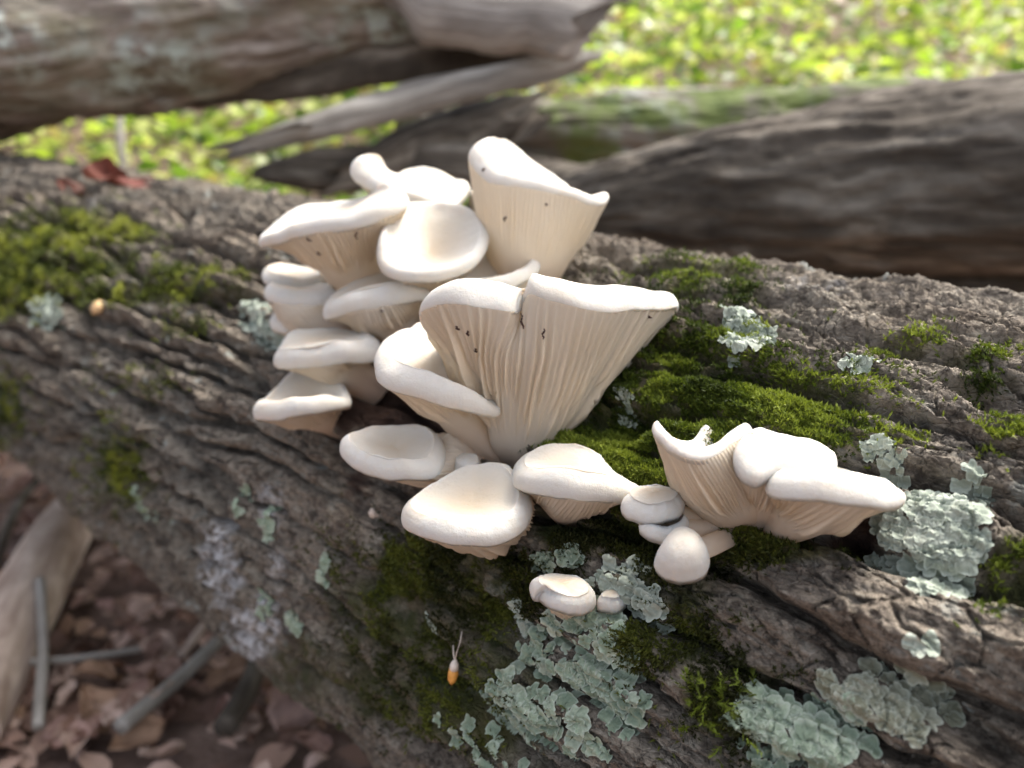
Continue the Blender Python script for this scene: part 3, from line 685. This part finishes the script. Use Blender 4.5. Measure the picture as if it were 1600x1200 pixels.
# ------------------------------------------------------------------ lichen
def lichen(label, spots, mat, size, n, seed, group=None):
    """spots: ellipses in photo pixels; each lobe is a ruffled scale that follows the bark"""
    r = np.random.default_rng(seed)
    p0 = on_log(spots[0][0], spots[0][1])
    root = empty('lichen', p0, label, 'lichen', group)
    tot = sum(x[2]*x[3] for x in spots)
    order = []
    for (px, py, rx, ry) in spots:
        k = max(3, int(1.1*n*rx*ry/tot))
        for i in range(k):
            rr = math.sqrt((i+0.5)/k); an = i*2.39996 + r.uniform(-.4, .4)
            order.append((px+rx*rr*math.cos(an)*r.uniform(.7, 1.22), py+ry*rr*math.sin(an)*r.uniform(.7, 1.22), px, py, rr))
    order.sort(key=lambda q: -q[4])
    for i, (x, y, cx, cy, rr) in enumerate(order):
        s, b = px_sb(x, y); sc_, bc = px_sb(cx, cy)
        if not np.isfinite(s): continue
        ang = math.atan2(b-bc, s-sc_) + r.normal(0, .45)
        R = size*.78*r.uniform(.45, 1.35)*(1.0-.15*rr)
        nr, na = 5, 36
        ps = np.arange(na)/na*2*math.pi
        k1, k2 = r.integers(2, 4), r.integers(4, 6)
        ol = .80 + .13*np.cos(ps+r.uniform(0, 6)) + .10*np.cos(2*ps+r.uniform(0, 6)) + .30*np.abs(np.cos(k1*ps+r.uniform(0, 6)))**.8 + .12*np.abs(np.cos(k2*ps+r.uniform(0, 6)))
        ol *= np.where(np.abs((ps+math.pi) % (2*math.pi)-math.pi) < 1.9, 1.08, .75)
        q = np.linspace(0.12, 1, nr)[:, None]
        u = R*q*ol[None]*np.cos(ps)[None]; v = R*0.9*q*ol[None]*np.sin(ps)[None]
        S_ = s + u*math.cos(ang) - v*math.sin(ang); B_ = b + u*math.sin(ang) + v*math.cos(ang)
        h, _ = relief(S_, B_)
        hc = h.mean(); h = hc + np.clip((h-hc)*0.7, -0.0022, 0.0022)
        ruff = (q**2.5)*(0.0009*np.sin(3*ps+r.uniform(0, 6))+0.0007*np.sin(7*ps+r.uniform(0, 6)))[None]*(R/0.006)
        h = h + 0.0012 + 0.0005*(1-rr)*r.uniform(0.0, 1.6) + ruff*0.6 + 0.0004*q**3*(R/.005)
        V = log_pos(S_, B_, h).reshape(-1, 3)
        V = np.vstack([V, V[:na].mean(0)])
        F = grid_faces(nr, na, True); F = np.vstack([F[:, :3], F[:, [0, 2, 3]]])
        j = np.arange(na); F = np.vstack([F, np.stack([(j+1) % na, j, np.full(na, nr*na)], -1)])
        mesh_np('lobe', V, F, mat, root, True, {'edge': np.r_[np.repeat(q[:, 0], na), 0]})
    return root
lichen('grey-green leafy lichen rosette beside the tip of the broad tapering cap', [(1420, 850, 62, 56), (1490, 830, 50, 60), (1475, 905, 45, 40), (1450, 790, 35, 22)], LICH_G, .0046, 120, 31)
lichen('largest blue-green lichen mat spreading below the two lone buttons', [(870, 1100, 140, 85), (930, 1000, 70, 70), (800, 1130, 70, 60), (980, 1080, 45, 70), (840, 1010, 40, 40)], LICH_M, .0052, 190, 32)
lichen('mint green lichen mat at the foot of the thick bark ridge', [(1260, 1150, 95, 55), (1210, 1110, 50, 35), (1300, 1110, 55, 35)], LICH_M, .0046, 80, 33)
lichen('dull olive lichen sheet under the cracked bark ridge', [(1390, 1085, 75, 42), (1440, 1110, 45, 40), (1330, 1075, 40, 20)], LICH_O, .0044, 60, 34)
lichen('pale lichen rosette in the moss right of the large funnel', [(1165, 530, 34, 20), (1195, 555, 26, 18), (1150, 570, 18, 14)], LICH_G, .0046, 40, 35)
lichen('little pale lichen on the bare furrowed bark right of the moss', [(1335, 600, 20, 12), (1360, 588, 18, 10)], LICH_G, .0036, 16, 36)
lichen('pale lichen patch beside the stack of small caps', [(410, 505, 30, 26), (435, 535, 22, 18)], LICH_G, .0072, 30, 37)
lichen('single pale lichen rosette on the blurred mossy log end', [(88, 495, 24, 22)], LICH_G, .011, 16, 38)
lichen('grey lichen flaps around the egg-shaped button', [(985, 905, 40, 28), (1020, 950, 30, 24), (950, 930, 24, 22)], LICH_G, .0044, 36, 39)
lichen('small green lichen flaps under the pointed wide cap', [(860, 885, 18, 16), (905, 870, 20, 14)], LICH_M, .0042, 14, 40)
lichen('little grey lichen left of the lone button', [(820, 965, 14, 26)], LICH_G, .0036, 12, 41)
lichen('small mint lichen on the smooth grey bark', [(418, 940, 14, 20)], LICH_M, .0062, 9, 42)
lichen('thin mint lichen streak below the oval cap', [(512, 895, 9, 26)], LICH_M, .0048, 10, 43)
lichen('tiny mint lichen near the log underside', [(460, 972, 10, 12)], LICH_M, .005, 5, 44)
lichen('mint lichen streak on the dim bark under the flared cup', [(390, 780, 12, 26), (425, 815, 10, 26)], LICH_M, .005, 14, 45)
lichen('mint lichen beside the dark moss tuft on the far underside', [(215, 785, 14, 26), (255, 820, 20, 12)], LICH_M, .0085, 14, 46)
lichen('grey lichen rosette on the ridge above the broad tapering cap', [(1400, 735, 20, 14), (1370, 715, 18, 12)], LICH_G, .0034, 14, 47)
lichen('small lichen flake on the bark ridge beyond the grey rosette', [(1520, 755, 18, 9), (1545, 770, 12, 8)], LICH_G, .0036, 10, 48)
lichen('white tufted lichen in the moss between both clusters', [(978, 637, 16, 18)], LICH_G, .0028, 14, 49)
lichen('small lichen flakes on the ridge of cracked bark', [(1372, 1045, 10, 7), (1450, 1020, 16, 12)], LICH_G, .0030, 8, 50)
lichen('blue-grey lichen specks left of the orange-tipped bud', [(680, 985, 12, 8), (672, 965, 8, 6)], LICH_G, .0026, 6, 51)

# ------------------------------------------------------------------ ground, hillside
GM = M('forest_floor'); co = GM.obj()
GM.P(Base_Color=GM.ramp(GM.noise(co, 14, 6, 0.65), [(0.3, (0.06, 0.042, 0.034)), (0.5, (0.16, 0.112, 0.092)), (0.7, (0.28, 0.205, 0.17))]), Roughness=0.95, Specular_IOR_Level=0.1, Normal=GM.bump(GM.noise(co, 60, 5), 0.01, 0.8))
def gz(x, y):
    d = np.hypot(x, y)
    base = 0.34*np.maximum(0, y-2.3)**1.02*sstep(0, 1, (y-2.0)) 
    return np.minimum(base, 9 + 0*base) + 0.03*fbm(x*1.3, y*1.3, 5, 3) - 0.02
def build_ground():
    u = np.sinh(np.linspace(-1, 1, 181)*4.4)/math.sinh(4.4)*60
    X, Y = np.meshgrid(u, u, indexing='ij'); Y = Y+1.0
    V = np.stack([X, Y, gz(X, Y)], -1).reshape(-1, 3)
    o = mesh_np('ground', V, grid_faces(181, 181, False), GM.m); o['kind'] = 'structure'
build_ground()

def leaf_mesh_batch(name, pos, nrm, size, col, mat, seed, curl=0.2, aspect=0.62, n_len=4):
    """many small leaves in one mesh; each a bent blade of a few faces"""
    r = np.random.default_rng(seed); m = len(pos)
    rd = r.normal(size=(m, 3)); rd -= (rd*nrm).sum(1)[:, None]*nrm; rd /= np.linalg.norm(rd, axis=1)[:, None]
    sd = np.cross(nrm, rd)
    ts = np.linspace(0, 1, n_len+1); wd = np.sin(np.pi*ts**0.8)*0.5*aspect
    cu = curl*r.uniform(-.3, 1.3, m); fold = r.uniform(0.0, 0.5, m)
    V = np.empty((m, (n_len+1)*3, 3)); 
    for i, (t, wi) in enumerate(zip(ts, wd)):
        c = pos + rd*((t-.5)*size)[:, None] + nrm*(-cu*size*(2*t-1)**2*0.5)[:, None]
        V[:, 3*i] = c + sd*(wi*size)[:, None] + nrm*(fold*wi*size)[:, None]
        V[:, 3*i+1] = c
        V[:, 3*i+2] = c - sd*(wi*size)[:, None] + nrm*(fold*wi*size)[:, None]
    f = []
    for i in range(n_len):
        for k in (0, 1):
            f.append((3*i+k, 3*i+k+1, 3*i+k+4, 3*i+k+3))
    f = np.array(f); F = (f[None] + (np.arange(m)*(n_len+1)*3)[:, None, None]).reshape(-1, 4)
    C = np.repeat(col, (n_len+1)*3, 0)
    return mesh_np(name, V.reshape(-1, 3), F, mat, None, True, {'col': C})
def nrm_rand(m, r, up=1.0, spread=0.8):
    n = np.c_[r.normal(0, spread, m), r.normal(0, spread, m), np.full(m, up)]
    return n/np.linalg.norm(n, axis=1)[:, None]
def pal(m, r, cols, jit=0.12):
    c = np.array(cols)[r.integers(0, len(cols), m)]
    return np.clip(c*(1+r.normal(0, jit, (m, 1))), 0.005, 1)
def greens():
    r = np.random.default_rng(5)
    m = 20000
    ang = r.uniform(-0.85, 0.85, m); d = 2.1 + 7.5*r.uniform(0, 1, m)**1.5
    x = d*np.tan(ang)*0.95; y = d
    z = gz(x, y) + (0.10+0.28*np.clip(fbm(x*1.7, y*1.7, 44, 2)+.5, 0, 1))*r.uniform(0.15, 1.25, m)
    cols = [(0.13, 0.20, 0.04), (0.26, 0.34, 0.06), (0.36, 0.42, 0.09), (0.44, 0.48, 0.13), (0.08, 0.13, 0.03), (0.48, 0.47, 0.24), (0.27, 0.20, 0.12)]  # leaf colours raised to stand in for direct sun on the slope
    o = leaf_mesh_batch('ground_cover', np.c_[x, y, z], nrm_rand(m, r, 1, .55), r.uniform(.045, .115, m)*(0.8+.07*d), pal(m, r, cols)*(0.55+1.1*np.clip(fbm(x*2.2, y*1.4, 66, 3)+.5, 0, 1))[:, None], GREENM, 6, .25, .7, 3)
    tag(o, 'sunlit yellow-green leafy undergrowth covering the slope behind the logs', 'undergrowth', None, 'stuff')
    # yellowing leaves scattered in it
greens()
def litter():
    r = np.random.default_rng(8)
    cols = [(0.342, 0.224, 0.173), (0.435, 0.291, 0.237), (0.574, 0.411, 0.345), (0.201, 0.127, 0.101), (0.373, 0.239, 0.165), (0.543, 0.389, 0.316)]
    m = 14000
    x = r.uniform(-2.2, 2.6, m); y = r.uniform(0.2, 2.6, m)
    z = gz(x, y) + r.uniform(.002, .035, m)
    o = leaf_mesh_batch('leaf_litter', np.c_[x, y, z], nrm_rand(m, r, 1, .42), r.uniform(.018, .045, m), pal(m, r, cols), DEADM, 9, .5, .6)
    tag(o, 'bed of brown and pinkish dead leaves on the forest floor', 'leaf litter', None, 'stuff')
litter()
def ground_at(px, py):
    d = ray(px, py); t = (0.0-CAMH)/d[2]
    for _ in range(6):
        p = CAM+d*t; t = (float(gz(p[0], p[1]))-CAMH)/d[2]
    return CAM+d*t
def dead_leaf(p, nrm, size, col, rz, label, group=None, curl=.6, name='dead_leaf', aspect=.6):
    r = np.random.default_rng(int(abs(p[0]*7919+p[1]*104729)*100) % 100000)
    nrm = np.array(nrm)/np.linalg.norm(nrm)
    rd = np.array([math.cos(rz), math.sin(rz), 0.0]); rd -= (rd@nrm)*nrm; rd /= np.linalg.norm(rd); sd = np.cross(nrm, rd)
    nl, nw = 9, 7
    t = np.linspace(0, 1, nl)[:, None]; w_ = np.linspace(-1, 1, nw)[None]
    wd = (np.sin(np.pi*t**0.75)**.8)*aspect*.5*(1+.12*np.sin(13*t+r.uniform(0, 6)))
    A = size*(t-.5); Bq = size*wd*w_
    Z = size*(curl*(.35*w_**2*wd*2 + .25*np.sin(5*t+r.uniform(0, 6))*.4 + .12*np.sin(4*w_+6*t)) )
    V = p + A[..., None]*rd + Bq[..., None]*sd + (Z+0*Bq)[..., None]*nrm
    o = mesh_np(name, V.reshape(-1, 3), grid_faces(nl, nw, False), DEADM, None, True, {'col': np.repeat([col], nl*nw, 0)*(1+.12*r.normal(size=(nl*nw, 1)))})
    return tag(o, label, 'leaf', group)
def loose_leaves():
    r = np.random.default_rng(12)
    cols = [(0.390, 0.250, 0.210), (0.468, 0.338, 0.276), (0.286, 0.175, 0.132), (0.325, 0.206, 0.138), (0.520, 0.388, 0.324), (0.221, 0.138, 0.108)]
    spots = []
    for i in range(400):
        x, y = r.uniform(-10, 560), r.uniform(700, 1210)
        if y > 690+.846*x+40: spots.append((x, y))
        if len(spots) >= 90: break
    for x, y in spots:
        p = ground_at(x, y)+np.array([0, 0, r.uniform(.02, .045)])
        dead_leaf(p, (r.normal(0, .35), r.normal(-.1, .35), 1), r.uniform(.026, .05), cols[r.integers(0, 6)], r.uniform(0, 6.28), 'curled brown dead leaf lying loose on the forest floor beneath the log', 'loose dead leaves on the forest floor')
    dead_leaf(ground_at(325, 905)+[0, 0, .05], (.1, -.4, 1), .085, (.46, .25, .21), .6, 'pinkish dead leaf beside the pale fallen branch')
    dead_leaf(ground_at(480, 1150)+[0, 0, .05], (.2, -.5, 1), .085, (.40, .27, .23), 1.3, 'large curled pinkish leaf under the log near the dark twig')
loose_leaves()

# ------------------------------------------------------------------ other logs and branches
def path(pts, n):
    pts = np.array(pts, float); t = np.linspace(0, len(pts)-1, n)
    return smooth1(pts, n)
def timber(name, label, pts, radii, mat, n=120, k=260, wob=.06, cat='log', seed=0, parts=True):
    p = path(pts, k); rr = np.interp(np.linspace(0, 1, k), np.linspace(0, 1, len(radii)), radii)
    lo = p[:, 2].min()
    root = empty(name, p[k//2]-np.array([0, 0, rr[k//2]]), label, cat)
    tube('bark', p, rr, mat, root, n, True, wob, seed)
    for q, nb in ((0, 1), (-1, -2)):
        t = p[q]-p[nb]; t /= np.linalg.norm(t)
        a_ = np.cross(t, [0, 0, 1]); a_ /= np.linalg.norm(a_); b_ = np.cross(t, a_)
        ths = np.arange(20)/20*6.2832; rj = rr[q]*.93*(1+.06*np.sin(ths*5+seed))
        V = p[q] + t*.003 + (rj*np.cos(ths))[:, None]*a_ + (rj*np.sin(ths))[:, None]*b_
        V = np.vstack([V, p[q]+t*.004]); j = np.arange(20)
        mesh_np('broken_end', V, np.stack([j, (j+1) % 20, np.full(20, 20)], -1), ENDM, root)
    return root
W_UP = mat_wood('grey_bark_wood', (0.085, 0.066, 0.054), (0.214, 0.180, 0.150), (0.372, 0.336, 0.300), (5, 40, 40), moss=.18, crust=.9)
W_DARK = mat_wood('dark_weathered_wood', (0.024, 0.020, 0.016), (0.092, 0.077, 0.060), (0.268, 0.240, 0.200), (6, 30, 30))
W_MOSS = mat_wood('mossy_wood', (0.056, 0.050, 0.042), (0.135, 0.120, 0.096), (0.248, 0.228, 0.192), (5, 40, 40), moss=.75, crust=.5)
W_GREY = mat_wood('grey_dry_wood', (0.147, 0.132, 0.114), (0.282, 0.264, 0.234), (0.451, 0.438, 0.402), (4, 60, 60))
W_BARE = mat_wood('bare_pale_wood', (0.15, 0.135, 0.12), (0.38, 0.355, 0.325), (0.56, 0.535, 0.50), (5, 90, 90), bump=.008)
W_PALE = mat_wood('pale_branch_wood', (0.221, 0.159, 0.124), (0.497, 0.400, 0.331), (0.800, 0.690, 0.593), (8, 30, 30), bump=.003)

up = timber('leaning_trunk', 'rough grey trunk leaning across behind the mushroom log, with pale lichen on its bark',
    [P(-3600, 640, 2.1), P(-900, 190, 1.25), P(-200, 90, 1.12), P(250, 26, 1.10), P(600, -22, 1.12), P(860, -40, 1.16)], [.15, .145, .135, .120, .10, .075], W_UP, seed=1, wob=.10)
def jr(m, seed):
    return np.random.default_rng(seed+50).uniform(-1, 1, m)
def slab(name, label, a, b, w0, w1, th, upv, mat, cat, seed, parent=None, jag=.18, n=60, group=None):
    """a split board with torn long edges and ragged ends"""
    a = np.array(a); b = np.array(b); d = b-a; L = np.linalg.norm(d); d /= L
    upv = np.array(upv, float); upv -= (upv@d)*d; upv /= np.linalg.norm(upv); sd = np.cross(d, upv)
    t = np.linspace(0, 1, n); ww = w0+(w1-w0)*t
    e0 = ww*(1+jag*2*fbm(t*7, t*0+seed, 60+seed, 4)); e1 = ww*(1+jag*2*fbm(t*7+30, t*0+seed, 70+seed, 4))
    endt = sstep(0, .30, t)*(1-sstep(.86, 1, t)*.85)+.12
    m = 14; V = []
    for j in range(m):
        q = j/m*2*math.pi; cx, cy = math.cos(q), math.sin(q)
        x = np.sign(cx)*abs(cx)**.6; y = np.sign(cy)*abs(cy)**.6
        off = np.where(x > 0, e0, e1)*x*endt
        bow = .25*(off/(ww+1e-6))**2*ww
        V.append(a + (t*L)[:, None]*d + off[:, None]*sd + (th*y*(.7+.6*endt)*.5 - bow + .005*np.sin(t*5+seed))[:, None]*upv)
    V = np.stack(V, 1)
    V = V + d*((.055*jr(m, seed)[None]*sstep(.72, 1, t)[:, None] - .05*jr(m, seed+1)[None]*(1-sstep(0, .25, t))[:, None]))[..., None] + upv*(.010*fbm((t*L)[:, None]*9+0*np.arange(m)[None], np.arange(m)[None]*1.7+seed, 33, 3))[..., None]
    axi = np.stack([np.repeat(t*L, m), np.tile(np.cos(np.arange(m)), n)*w0, np.tile(np.sin(np.arange(m)), n)*w0], -1)
    F = grid_faces(n, m, True)
    V2 = np.vstack([V.reshape(-1, 3), V[0].mean(0), V[-1].mean(0)]); j = np.arange(m); j2 = (j+1) % m
    T = np.vstack([F[:, :3], F[:, [0, 2, 3]], np.stack([j2, j, np.full(m, n*m)], -1), np.stack([(n-1)*m+j, (n-1)*m+j2, np.full(m, n*m+1)], -1)])
    o = mesh_np(name, V2, T, mat, parent, True, {'axial': np.vstack([axi, axi[:1], axi[-1:]])})
    return tag(o, label, cat, group) if label else o
slab('bare_wood', None, P(560, -30, 1.02), P(935, 5, 1.06), .05, .07, .05, (0.1, -.9, .6), W_BARE, None, 3, up, .07)
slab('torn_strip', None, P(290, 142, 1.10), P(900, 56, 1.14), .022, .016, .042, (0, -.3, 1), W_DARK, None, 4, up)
tube('snag', [P(872, 30, 1.14), P(878, 62, 1.14), P(882, 92, 1.14)], [.02, .013, .006], W_DARK, up, 10, True)
slab('split_board', 'long split slab of weathered wood propped up under the leaning trunk', P(372, 226, .98), P(905, 94, 1.13), .020, .010, .026, (0, -.45, 1), W_GREY, 'board', 5)
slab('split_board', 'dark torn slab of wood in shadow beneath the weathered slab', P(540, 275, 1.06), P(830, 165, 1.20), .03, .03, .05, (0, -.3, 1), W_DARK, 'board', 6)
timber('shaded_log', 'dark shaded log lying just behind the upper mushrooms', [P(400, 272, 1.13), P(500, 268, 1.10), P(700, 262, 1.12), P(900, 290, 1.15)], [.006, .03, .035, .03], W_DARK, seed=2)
timber('mossy_log', 'moss-patched log lying behind the upright funnel mushroom', [P(640, 215, 1.52), P(860, 222, 1.45), P(1150, 212, 1.42), P(1500, 190, 1.42), P(1900, 170, 1.45)], [.07, .078, .078, .07, .06], W_MOSS, seed=3, wob=.14)
timber('dry_log', 'thin dry grey log lying behind the mossy log', [P(945, 160, 1.72), P(1200, 168, 1.70), P(1500, 172, 1.70), P(1800, 165, 1.75)], [.032, .04, .045, .045], W_GREY, seed=4, wob=.12)
timber('dark_log', 'smooth dark weathered log slanting down behind the furrowed log', [P(760, 352, 1.22), P(900, 335, 1.10), P(1150, 312, .95), P(1400, 292, .84), P(1700, 275, .74), P(2300, 250, .62)], [.05, .062, .085, .098, .103, .105], W_DARK, seed=5, wob=.05)
timber('shaded_log', 'black shaded log under the smooth dark log', [P(1150, 470, .98), P(1500, 462, .88), P(2000, 450, .80)], [.05, .06, .06], W_DARK, seed=6)
pg = ground_at(60, 960)
timber('pale_branch', 'pale sunlit fallen branch lying on the leaf litter', [ground_at(205, 745)+[0, 0, .035], ground_at(120, 850)+[0, 0, .04], ground_at(45, 1000)+[0, 0, .045], ground_at(-60, 1230)+[0, 0, .05]], [.026, .034, .036, .038], W_PALE, 28, 80, .08, 'branch', 7)
def twig(pts, r0, r1, mat, label, name='twig'):
    q = path(pts, 24); o = tube(name, q, np.linspace(r0, r1, 24), mat, None, 8, True, .12, 3)
    return tag(o, label, 'twig')
G = lambda x, y, z: ground_at(x, y)+np.array([0, 0, z])
twig([G(370, 1040, .05), G(300, 1110, .045), G(200, 1210, .05)], .007, .008, W_GREY, 'long straight grey twig slanting across the leaf litter')
twig([G(420, 1060, .06), G(405, 1120, .05), G(360, 1210, .05)], .010, .012, W_DARK, 'thick dark twig close under the log beside the large leaf')
twig([G(80, 1000, .075), G(82, 1090, .06), G(75, 1210, .05)], .006, .005, W_GREY, 'thin grey twig lying across the pale branch')
twig([G(90, 770, .05), G(40, 850, .06), G(5, 960, .06)], .007, .006, W_DARK, 'bent dark twig along the far side of the pale branch')
twig([G(355, 1000, .05), G(320, 1050, .05), G(290, 1085, .045)], .006, .005, W_PALE, 'short pale twig stub poking out under the log')
twig([G(20, 1105, .05), G(120, 1098, .05), G(230, 1080, .05)], .004, .003, W_GREY, 'fine twig lying crosswise over the leaves')
twig([P(188, 262, 2.0)+[0, 0, -.25], P(189, 225, 2.0), P(186, 60, 2.03)], .012, .008, W_GREY, 'thin upright grey sapling stem in the undergrowth', 'sapling_stem')

# ------------------------------------------------------------------ little things on the log
def log_n(px, py):
    p = on_log(px, py); v = p-LO; v = v-(v@LD)*LD; return v/np.linalg.norm(v)
red = [(0.12, .038, .026), (.16, .06, .048), (.14, .055, .04)]
dead_leaf(on_log(172, 292)+log_n(172, 300)*0.006, (.1, -.5, 1), .042, red[0], .3, 'crumpled dark red dead leaf lying on the far end of the log', curl=1.3, aspect=.8)
dead_leaf(on_log(225, 292)+log_n(225, 300)*.010, (.1, -.3, 1), .055, red[1], .1, 'flat reddish dead leaf right beside the crumpled red leaf', curl=.5, aspect=.4)
dead_leaf(on_log(115, 300)+log_n(115, 305)*.010, (-.2, -.5, .9), .050, red[2], 2.4, 'narrow reddish dead leaf trailing down the bark near the moss', curl=.6, aspect=.35)
ORANGE = mat_plain('orange_bud', (0.50, 0.20, 0.03), (0.72, 0.36, 0.08), 200, .5)
PALEM = mat_plain('pale_husk', (0.45, 0.36, 0.28), (0.66, 0.58, 0.50), 200)
PALEO = mat_plain('pale_orange', (0.48, 0.30, 0.14), (0.62, 0.42, 0.22), 200, .5)
def bud():
    root = empty('hanging_bud', on_log(722, 1045), 'small orange-tipped bud hanging on a dried thread above the green lichen', 'bud')
    h0 = float(relief(*[np.array([v_]) for v_ in px_sb(722, 1035)])[0][0])+.003
    def at(x, y, l):
        s_, b_ = px_sb(x, y); return log_pos(np.array([s_]), np.array([b_]), np.array([h0+l]))[0]
    q = [at(x, y, l) for x, y, l in ((727, 985, .002), (729, 1000, .004), (726, 1015, .005), (724, 1027, .005))]
    tube('stem', q, [.0003]*4, PALEM, root, 6)
    q = [at(x, y, l) for x, y, l in ((716, 1005, .003), (719, 1018, .004), (724, 1027, .005))]
    tube('stem', q, [.0003, .0004, .0004], PALEM, root, 6)
    q = [at(x, y, .005) for x, y in ((724, 1025), (723, 1032), (722, 1040))]
    tube('husk', q, [.0008, .0019, .0021], PALEM, root, 10)
    q = [at(x, y, .005) for x, y in ((722, 1036), (721, 1046), (719, 1056), (718, 1062))]
    tube('tip', q, [.0018, .0024, .0019, .0006], ORANGE, root, 10)
bud()
def pebble(px, py, r, mat, name, label, cat, lift=.001, sq=.7, n=10):
    c = on_log(px, py, lift); nr_ = log_n(px, py)
    bm = bmesh.new(); bmesh.ops.create_icosphere(bm, subdivisions=3, radius=r)
    V = np.array([v.co[:] for v in bm.verts]); F = np.array([[v.index for v in f.verts] for f in bm.faces]); bm.free()
    V = V*(1+.5*fbm(V[:, 0]*900+V[:, 2]*500, V[:, 1]*900, int(px), 3))[:, None]
    V = V - nr_*((V@nr_)*(1-sq))[:, None]
    return tag(mesh_np(name, V+c, F, mat), label, cat)
pebble(588, 800, .0032, PALEM, 'bark_knob', 'pale rough knob on the dark bark below the oval cap', 'knob', .0035, .9)
pebble(174, 491, .0055, PALEO, 'fungus_dot', 'orange dot of jelly fungus on the blurred mossy furrow', 'fungus', .003)
pebble(557, 312, .0025, ORANGE, 'seed', 'tiny orange seed lying behind the broad flared mushroom', 'seed', .002)
def sprigs():
    r = np.random.default_rng(77); V = []; C = []
    for i in range(46):
        px, py = 1135+r.normal(0, 26), 1105+r.normal(0, 30)
        p = on_log(px, py, .001); nn = log_n(px, py)
        d = nn*.5 + r.normal(0, .5, 3) + np.array([-.2, 0, .25]); d /= np.linalg.norm(d); L = r.uniform(.006, .013)
        col = np.array([.13, .17, .02])*r.uniform(.6, 1.6)
        for k in range(16):
            u = (k+.5)/16; rt = p + d*L*u - nn*L*.35*u*u
            rd = r.normal(size=3); rd -= (rd@d)*d; rd /= np.linalg.norm(rd)
            dd = d*.9+rd*.8; sd = np.cross(dd, rd); sd /= np.linalg.norm(sd)
            ll = .0026*(1-.5*u); ww = .00032
            V += [rt-sd*ww, rt+sd*ww, rt+dd*ll]; C += [col]*3
    V = np.array(V)
    tag(mesh_np('moss', V, np.arange(len(V)).reshape(-1, 3), MOSSM, None, False, {'col': np.array(C)}), 'feathery yellow-green moss sprigs between two lichen mats', 'moss', None, 'stuff')
sprigs()
